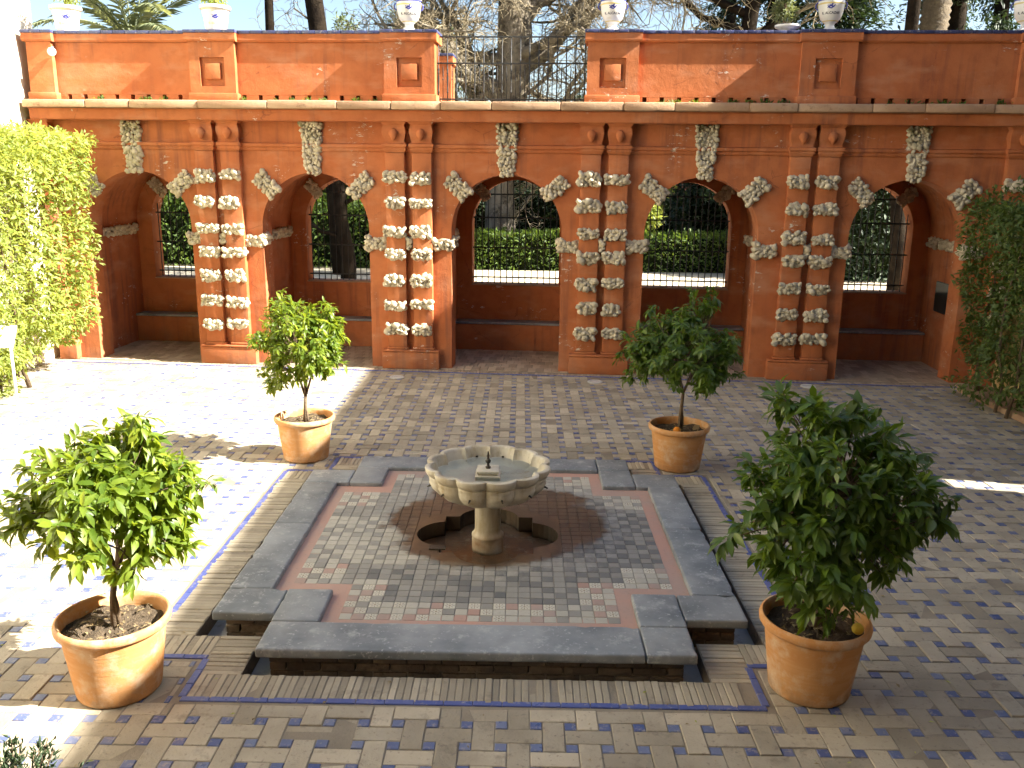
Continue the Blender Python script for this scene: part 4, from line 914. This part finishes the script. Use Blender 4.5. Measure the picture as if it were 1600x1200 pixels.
for u, lab, lab2 in ((-7.97, 'white tapered ceramic planter at the left end of the parapet', 'clipped yellow green shrub in the leftmost parapet planter'), (-5.305, 'white tapered ceramic planter above the left pilaster pair', 'clipped yellow green shrub in the planter above the left pilasters')):
    p = wl(u, .22, ZT); e = tag(empty('planter', p), lab, 'planter', 'tapered planters on the parapet'); m = MB(); m.lathe(PLN, 48); m.build('body', 'white_glaze', e, True, angle=50); rot = math.atan2(-p.y, -p.x)
    m = MB(); m.lathe([(.2265, .335), (.232, .346), (.253, .354)], 48); m.build('painted_band', 'yellow_glaze', e, True); wrap_text('R. ALCAZAR', .045, PLN, .115, rot, e, 'yellow_glaze'); emblem(PLN, .22, rot, e)
    bush('planter_shrub', (p.x, p.y, ZT+.62), .27, 900, (.04, .08), 'hedge_leaf', lab2, 'shrub', True, ZT+.36, 'shrubs in the parapet planters', seed=int(u*10) % 50)
p = wl(4.30, .22, ZT); e = tag(empty('bowl_planter', p), 'low white bowl planter standing on the right parapet', 'planter'); m = MB(); m.lathe([(0, 0), (.10, 0), (.11, .02), (.19, .06), (.205, .075), (.205, .10), (.185, .10), (.17, .08), (0, .08)], 36); m.build('bowl', 'white_glaze', e, True, angle=40)
bush('olive_shrub', (p.x-.06, p.y, ZT+.42), .27, 1100, (.05, .09), 'grey_leaf', 'small feathery olive green shrub in the bowl planter', 'shrub', True, ZT+.08, seed=9)
# security lamp at the left end
p = wl(-8.14, -.05, 5.42); e = tag(empty('spotlight', p), 'round white spotlight fixed to the left end of the parapet', 'lamp')
m = MB(); m.lathe([(0, 0), (.04, 0), (.062, .04), (.072, .075), (.068, .082), (.06, .082)], 24); hd = m.build('housing', 'white_paint', e, True); hd.location = (.03, -.02, 0); hd.rotation_euler = (PI/2+.15, 0, .25)
m = MB(); m.lathe([(.062, .076), (.04, .081), (0, .083)], 24); gl = m.build('lens', 'lamp_glass', hd, True)
m = MB(); m.tube([(0, .10, .09), (-.02, .04, .08), (.02, .02, .02)], .014, 8); m.build('bracket', 'steel', e, True)
# sign stand
e = tag(empty('sign_stand', (-7.50, 12.42, 0)), 'white lectern sign on a thin post by the left hedge', 'sign')
m = MB(); m.box(-.30, .10, -.16, .16, .0, .025, .008); m.build('base', 'steel', e, True, angle=40)
m = MB(); m.tube([(.07, 0, .02), (.07, 0, 1.0)], .022, 10); m.build('post', 'white_paint', e, True)
m = MB(); m.box(-.34, .14, -.20, .20, -.012, .012, .005); o = m.build('panel', 'white_paint', e, True, angle=40); o.location = (0, 0, 1.06); o.rotation_euler = (.75, 0, .25)
# uplights let into the paving
for (x, y), lab in (((-2.12, 14.735), 'round ground spotlight before the second pilaster pair'), ((1.31, 14.608), 'round ground spotlight before the third pilaster pair'), ((4.93, 14.498), 'round ground spotlight before the fourth pilaster pair'), ((-5.6, 14.93), 'round ground spotlight in sun before the first pilaster pair')):
    e = tag(empty('ground_spotlight', (x, y, 0)), lab, 'lamp', 'ground spotlights along the arcade'); m = MB(); m.lathe([(.13, -.01), (.13, .010), (.122, .016), (.095, .016), (.088, .008)], 32); m.build('ring', 'steel', e, True, angle=40)
    m = MB(); m.lathe([(.09, .008), (.05, .012), (0, .013)], 32); m.build('lens', 'lamp_glass', e, True)
# cypress-like shrub tips at the bottom left
g_ = np.random.default_rng(5); e = tag(empty('conifer_shrub', (-2.35, 3.55, 0)), 'dark feathery shrub tips poking into the bottom left corner', 'shrub'); PP, DD = [], []
m = MB(); m.tube([(0, 0, 0), (.02, 0, .25), (0, .02, .5)], [.03, .025, .015], 8)
for k in range(26):
    a = g_.uniform(0, 2*PI); r_ = g_.uniform(.0, .30); tip = np.array([r_*math.cos(a)*1.1, r_*math.sin(a), .78-.55*r_+g_.uniform(-.05, .06)]); b0 = np.array([0, 0, .3]); m.tube([tuple(b0), tuple((b0+tip)/2), tuple(tip)], [.008, .006, .003], 5)
    for q in range(120):
        t_ = g_.uniform(.25, 1); pp = b0+(tip-b0)*t_; PP.append(pp+g_.normal(size=3)*.012); DD.append((tip-b0)/np.linalg.norm(tip-b0)*.8+g_.normal(size=3)*.5)
m.build('stem', 'bark', e, True); PP, DD = np.array(PP), np.array(DD); Ls = g_.uniform(.02, .05, len(PP)); tag(link('foliage', leaf_mesh('foliage', PP, DD, unit(len(PP), g_), Ls, Ls*.28, LEAF2, 'dark_leaf'), None, e), kind='stuff')
# ------------------------------------------------------------------ garden behind the arcade
m = MB(); m.box(-120, 120, 18.75, 200, -.5, .33); tag(m.build('garden_terrace', 'earth'), kind='structure')
m = MB(); m.add([(-60, 20.5, .336), (60, 20.5, .336), (60, 29.75, .336), (-60, 29.75, .336)], [(0, 1, 2, 3)]); tag(m.build('garden_path', 'sand_path'), kind='structure')
m = MB(); m.add([(-60, 42, .336), (60, 42, .336), (60, 70, .336), (-60, 70, .336)], [(0, 1, 2, 3)]); tag(m.build('lawn', 'grass'), kind='structure')
hedge('box_hedge', (-2.6, 9.3, 29.8, 31.0, .0, 1.62), 21000, (.10, .18), 'garden_leaf', 'clipped box hedge beyond the path seen through the middle arches', 0, 21, rough=.07, hang=0, core=True)
hedge('box_hedge', (-4, 16, 39, 40.4, .0, 2.9), 18000, (.14, .26), 'dark_leaf', 'far dark hedge behind the box hedge', 0, 22, rough=.08, hang=0, core=True)
hedge('box_hedge', (-17, -3.4, 30, 32, .0, 2.6), 17000, (.13, .24), 'garden_leaf', 'loose shrubbery beyond the path seen through the left arches', 0, 23, rough=.5, hang=.1, core=True)
hedge('box_hedge', (9.4, 19, 27.5, 30.5, .0, 4.3), 26000, (.13, .24), 'dark_leaf', 'dark shrubbery beyond the path seen through the rightmost arch', 0, 24, rough=.4, hang=.1, core=True)
bush('garden_shrub', (4.7, 32.5, 2.55), 1.15, 3200, (.12, .22), 'hedge_leaf', 'bright green small tree above the hedge in the fourth arch', 'tree', True, 0, seed=31)
for k, (x, y, z, r, mt, lab) in enumerate(((-11.5, 33, 3.6, 2.1, 'garden_leaf', 'leafy garden tree seen through the leftmost arch'), (-14.6, 31, 3.0, 1.8, 'garden_leaf', 'leafy tree at the far left behind the arcade'), (-7.6, 34.5, 3.4, 2.0, 'garden_leaf', 'leafy tree left of the dark trunk in the second arch'), (-4.6, 36, 3.3, 1.9, 'hedge_leaf', 'pale leafy tree right of the dark trunk in the second arch'), (12.6, 29.0, 3.8, 2.6, 'dark_leaf', 'dark tree crown hanging in the rightmost arch'))):
    bush('garden_tree', (x, y, z), r, 4200, (.14, .26), mt, lab, 'tree', True, 0, seed=40+k, clumps=22)
def trunk_tree(name, pts, rad, label, mat='bark_dark', branches=0, seed=0, leaves=None, group=None):
    g_ = np.random.default_rng(seed); e = tag(empty(name, pts[0]), label, 'tree', group); m = MB(); P = [np.array(p, float)-np.array(pts[0]) for p in pts]; m.tube([tuple(p) for p in P], rad, 12)
    for k in range(branches):
        t_ = g_.uniform(.35, .95)*(len(P)-1); i = int(t_); b0 = P[i]+(P[min(i+1, len(P)-1)]-P[i])*(t_-i); d = np.array([g_.normal(), g_.normal()*.6, g_.uniform(.2, 1.0)]); d /= np.linalg.norm(d); L = g_.uniform(1, 2.4); r0 = rad[i]*.4
        q1 = b0+d*L*.5+g_.normal(size=3)*.1; q2 = b0+d*L+np.array([0, 0, .2]); m.tube([tuple(b0), tuple(q1), tuple(q2)], [r0, r0*.6, r0*.25], 7)
    m.build('trunk', mat, e, True)
    if leaves:
        c, r, n, L, mt = leaves; c = np.array(c)-np.array(pts[0]); cl = unit(30, g_)*np.array(r)*g_.uniform(.4, .95, 30)[:, None]; k = g_.integers(0, 30, n); PP = c+cl[k]+unit(n, g_)*min(r)*.34*(g_.uniform(.1, 1, n)**.5)[:, None]; Ls = g_.uniform(*L, n)
        tag(link('crown', leaf_mesh('crown', PP, unit(n, g_)+np.array([0, 0, -.25]), unit(n, g_)+np.array([0, 0, .7]), Ls, Ls*.4, LEAF2, mt), None, e), kind='stuff')
    return e
trunk_tree('garden_tree', [(-4.75, 24, 0), (-4.72, 24, 1.2), (-4.9, 24, 2.2), (-4.95, 24, 3.4), (-5.2, 24, 5.0)], [.24, .20, .19, .17, .14], 'dark leaning tree trunk standing in the second arch', branches=7, seed=3)
trunk_tree('garden_tree', [(10.35, 24, 0), (10.3, 24, 1.4), (10.15, 24, 2.6), (9.95, 24, 5), (9.8, 23.6, 9), (9.8, 23, 14)], [.26, .22, .20, .18, .15, .08], 'dark tree trunk standing in the rightmost arch', branches=9, seed=4, leaves=((9.6, 22.6, 13.2), (4.2, 4.0, 4.4), 9000, (.22, .42), 'dark_leaf'))  # high crown above the view added to shade the second arch's trunk
trunk_tree('tall_tree', [(-7.75, 28, 0), (-7.72, 28, 4), (-7.66, 28, 9), (-7.6, 28, 14)], [.2, .15, .125, .10], 'slender dark tree trunk above the left parapet', seed=6, leaves=((-7.6, 28, 15), (2.4, 2.4, 2), 3000, (.14, .26), 'grey_leaf'))
trunk_tree('palm_tree', [(-5.7, 28, 0), (-5.95, 28, 5), (-6.25, 28, 8), (-6.6, 28, 11), (-7.0, 28, 13)], [.32, .28, .27, .26, .22], 'thick leaning dark palm trunk above the left parapet', mat='bark_dark', seed=7)
trunk_tree('sky_blocker_tree', [(7.6, 5.6, 0), (7.55, 5.6, 2), (7.5, 5.6, 4), (7.4, 5.6, 5.3)], [.2, .16, .13, .07], 'unseen dark evergreen added beyond the right edge to block sky light', branches=0, seed=15, leaves=((7.4, 5.4, 5.4), (1.5, 2.9, 1.1), 7000, (.12, .22), 'dark_leaf'))  # out-of-view tree added to darken the right side of the court
# the big bare tree: thick buttressed trunk, limbs and a haze of twigs
g_ = np.random.default_rng(12); bt = tag(empty('bare_tree', (-.75, 33, 0)), 'huge bare tree with pale twisting branches behind the railing', 'tree'); trk, lim_, twg = MB(), MB(), MB()
trk.tube([(0, 0, -.2), (-.02, 0, 1.2), (-.05, 0, 3), (.1, 0, 5), (.35, 0, 6.6), (.45, 0, 8), (.4, 0, 9.6), (.5, 0, 12)], [.80, .60, .52, .56, .62, .64, .56, .40], 20)
for a in np.linspace(0, 2*PI, 8)[:-1]: trk.tube([(math.cos(a)*1.1, math.sin(a)*.9, -.1), (math.cos(a)*.55, math.sin(a)*.45, .6), (math.cos(a)*.25, math.sin(a)*.2, 1.6)], [.14, .2, .22], 9)
def grow(p, d, L, r, lev):
    n = 5; pts = [p]; dd = d.copy(); rr = [r]
    for i in range(n):
        dd = dd+g_.normal(size=3)*(.16+.05*lev)+np.array([0, 0, .05 if lev < 2 else -.03]); dd /= np.linalg.norm(dd); pts.append(pts[-1]+dd*L/n); rr.append(r*(1-.52*(i+1)/n))
    (lim_ if lev < 2 else twg).tube([tuple(q) for q in pts], rr, 9 if lev < 1 else (6 if lev < 2 else (4 if lev < 3 else 3)), cap=False)
    if lev >= 4: return
    for k in range((6, 7, 6, 4)[lev]):
        i = int(g_.integers(1, n+1)); b0 = pts[i]; rd = unit(1, g_)[0]; nd = dd*.55+rd*(.95); nd /= np.linalg.norm(nd); grow(b0, nd, L*g_.uniform(.42, .68), max(rr[i]*g_.uniform(.40, .62), .010), lev+1)
for p, d, L, r in (((.0, 0, 4.6), (-.55, -.1, .75), 5.2, .36), ((.45, 0, 7.1), (.95, -.2, .42), 6.5, .34), ((.2, 0, 6.3), (-.9, -.15, .55), 5.5, .30), ((.4, 0, 8.5), (.6, .2, .8), 6, .32), ((.4, 0, 8.8), (-.6, .1, .8), 5.5, .30), ((.45, 0, 9.8), (.1, -.3, 1), 5, .30), ((.3, 0, 5.0), (.9, -.1, .10), 5.0, .26), ((.3, 0, 3.6), (.95, -.2, .22), 5.0, .22), ((0, 0, 7.5), (-1, 0, .15), 5.5, .24), ((.4, 0, 7.6), (.8, -.5, .1), 5.0, .2), ((.0, 0, 6.0), (-.7, -.6, .1), 4.4, .2)):
    grow(np.array(p), np.array(d)/np.linalg.norm(d), L, r, 0)
trk.build('trunk', 'bark_grey', bt, True); lim_.build('limb', 'bark_grey', bt, True); tag(twg.build('twigs', 'twig', bt, True), kind='stuff')
# second bare tree to the right
g_ = np.random.default_rng(77); b2 = tag(empty('bare_tree', (7.2, 29, 0)), 'dark bare tree with long horizontal branch above the right parapet', 'tree'); trk, lim_, twg = MB(), MB(), MB()
trk.tube([(0, 0, 0), (.1, 0, 4), (-.3, 0, 7.2), (-.1, 0, 9), (.4, 0, 12)], [.35, .3, .26, .22, .15], 12)
for p, d, L, r in (((-.3, 0, 7.4), (.95, 0, .32), 5.0, .17), ((-.2, 0, 8.4), (-.8, .1, .5), 4.5, .14), ((-.1, 0, 9), (.7, -.2, .6), 4.5, .13), ((-.2, 0, 7.9), (-.9, -.3, .15), 4.0, .12)): grow(np.array(p), np.array(d)/np.linalg.norm(d), L, r, 1)
trk.build('trunk', 'bark_dark', b2, True); lim_.build('limb', 'bark_dark', b2, True); tag(twg.build('twigs', 'twig', b2, True), kind='stuff')
# weeping greyish trees and evergreens behind the terrace
for k, (c, r, n, L, mt, lab, name) in enumerate((((-8.5, 44, 7.6), (3.2, 2, 3.2), 6000, (.16, .34), 'grey_leaf', 'grey green tree behind the left parapet beside the palm trunk', 'leafy_tree'), ((-4.6, 40, 8.0), (2.2, 2, 2.8), 4500, (.14, .30), 'grey_leaf', 'grey green tree behind the urn left of the railing', 'leafy_tree'), ((-3.2, 42, 5.6), (1.1, 1, 1.6), 1500, (.14, .30), 'dark_leaf', 'drooping dark tree left of the big trunk behind the railing', 'leafy_tree'), ((3.2, 40, 6.0), (1.4, 1.2, 1.4), 2600, (.14, .30), 'dark_leaf', 'drooping dark tree right of the big trunk behind the railing', 'leafy_tree'))):
    trunk_tree(name, [(c[0], c[1], 0), (c[0]+.1, c[1], c[2]*.6), (c[0], c[1], c[2]+r[2]*.5)], [.28, .2, .1], lab, mat='bark_dark', branches=8, seed=60+k, leaves=(c, r, n, L, mt))
for k, (x, y, h, w) in enumerate(((8.8, 33, 15, 2.6), (11.6, 35, 17, 3.0), (14.8, 32, 16, 3.0), (17.8, 35, 17, 3.2), (13.4, 40, 18, 3.4), (20.5, 44, 20, 4.0), (10.2, 46, 19, 3.6), (16.6, 47, 20, 4.0))):
    g2_ = np.random.default_rng(90+k); e = tag(empty('evergreen_tree', (x, y, 0)), ('dark evergreen behind the olive shrub and urn on the right', 'tall dark evergreen between the right urn and the palm trunk', 'dark evergreen just right of the sunlit palm trunk', 'dark evergreen at the right edge of the picture', 'rear dark evergreen behind the sunlit palm trunk', 'far dark evergreen beyond the rightmost urn', 'far dark evergreen left of the fourth urn', 'far dark evergreen right of the palm trunk')[k], 'tree', 'dark evergreens behind the right parapet'); m = MB(); m.tube([(0, 0, 0), (0, 0, h*.5), (0, 0, h)], [.4, .28, .05], 10)
    PP, DD = [], []
    for q in range(70):
        z = g2_.uniform(.22, 1)*h; a = g2_.uniform(0, 2*PI); L = w*(1.15-z/h)*g2_.uniform(.7, 1.15); tip = np.array([math.cos(a)*L, math.sin(a)*L, z-.25*L]); b0 = np.array([0, 0, z]); m.tube([tuple(b0), tuple((b0+tip)/2+np.array([0, 0, .12])), tuple(tip)], [.06, .04, .015], 5)
        nn = 210; t_ = g2_.uniform(.15, 1, nn)[:, None]; PP.append(b0+(tip-b0)*t_+g2_.normal(size=(nn, 3))*np.array([.26, .26, .13])); DD.append((tip-b0)/np.linalg.norm(tip-b0)+unit(nn, g2_)*.9)
    m.build('trunk', 'bark_dark', e, True); PP, DD = np.concatenate(PP), np.concatenate(DD); Ls = g2_.uniform(.12, .30, len(PP)); tag(link('crown', leaf_mesh('crown', PP, DD, unit(len(PP), g2_)*.6+np.array([0, 0, 1.]), Ls, Ls*.35, LEAF2, 'dark_leaf'), None, e), kind='stuff')
def palm(loc, h, rt_, nf, L, label, seed, mat='palm_bark', z0=0, lean=0):
    g2_ = np.random.default_rng(seed); e = tag(empty('palm_tree', loc), label, 'tree'); m = MB(); zz = np.linspace(0, h, 130); m.tube([(lean*z/h, 0, z) for z in zz], [rt_*(.93+.14*(i % 2)) for i in range(130)], 14); m.build('trunk', mat, e, True)
    PP, DD, LL, NN = [], [], [], []; m = MB()
    for k in range(nf):
        a = 2*PI*k/nf*2.618+g2_.uniform(-.2, .2); el = g2_.uniform(.0, 1.4); d = np.array([math.cos(a)*math.cos(el), math.sin(a)*math.cos(el), math.sin(el)]); p = np.array([lean, 0, h]); pts = [p]
        for q in range(12): d = d+np.array([0, 0, -.085*(1+.3*q/12)]); d /= np.linalg.norm(d); p = p+d*L/12; pts.append(p)
        m.tube([tuple(q) for q in pts], np.linspace(.035, .006, 13), 5)
        for q in range(1, 13):
            d = pts[q]-pts[q-1]; d /= np.linalg.norm(d); sd = np.cross(d, [0, 0, 1.]); sd /= np.linalg.norm(sd)+1e-6
            for s in (-1, 1):
                for w in range(4): PP.append(pts[q-1]+(pts[q]-pts[q-1])*w/4); DD.append(sd*s*.9+d*.75+np.array([0, 0, -.25])+g2_.normal(size=3)*.08); LL.append(L*.14*(1-.55*abs(q/12-.45))*g2_.uniform(.85, 1.1)); NN.append(np.array([0, 0, 1.]))
    m.build('frond_rib', 'palm_leaf', e, True); PP, DD, LL, NN = map(np.array, (PP, DD, LL, NN)); tag(link('fronds', leaf_mesh('fronds', PP, DD, NN, LL, LL*.05, LEAF2, 'palm_leaf'), None, e), kind='stuff')
palm((-12.7, 30, 0), 7.5, .26, 24, 4.2, 'feathery palm crown behind the left parapet planters', 2)
palm((12.4, 29, 0), 13, .42, 36, 3.6, 'thick sunlit palm trunk behind the right parapet', 3, lean=.5)
hedge('tall_hedge', (-24, -3.2, 37, 39, .0, 4.6), 16000, (.2, .4), 'dark_leaf', 'tall dark hedge closing the garden behind the left arches', 0, 25, rough=.6, hang=.1, core=True)
hedge('tall_hedge', (6.4, 26, 36, 38, .0, 4.4), 14000, (.2, .4), 'dark_leaf', 'tall dark hedge closing the garden behind the right arches', 0, 26, rough=.6, hang=.1, core=True)
hedge('far_wood', (-60, 60, 82, 88, .0, 8.5), 16000, (.5, 1.1), 'dark_leaf', 'distant dark trees closing the lawn behind the middle arch', 0, 27, cat='trees', rough=1.2, hang=.1, core=True)
# red garden pavilion far behind the fourth arch
e = tag(empty('garden_building', (14.5, 62, 0)), 'dark red far building glimpsed at the top of the fourth arch', 'building'); m = MB(); m.box(-7, 8, 0, 6, 0, 7.5); m.build('wall', 'garden_red', e)
for k in range(5):
    m = MB(); m.box(-5.6+k*2.8, -4.6+k*2.8, -.05, .02, 1.2, 3.6); w = m.build('window', 'board_dark', e); m = MB(); m.box(-5.7+k*2.8, -4.5+k*2.8, -.12, -.02, 1.05, 1.2); m.box(-5.12+k*2.8, -5.08+k*2.8, -.08, -.052, 1.2, 3.6); m.build('window_frame', 'cream_wall', w)
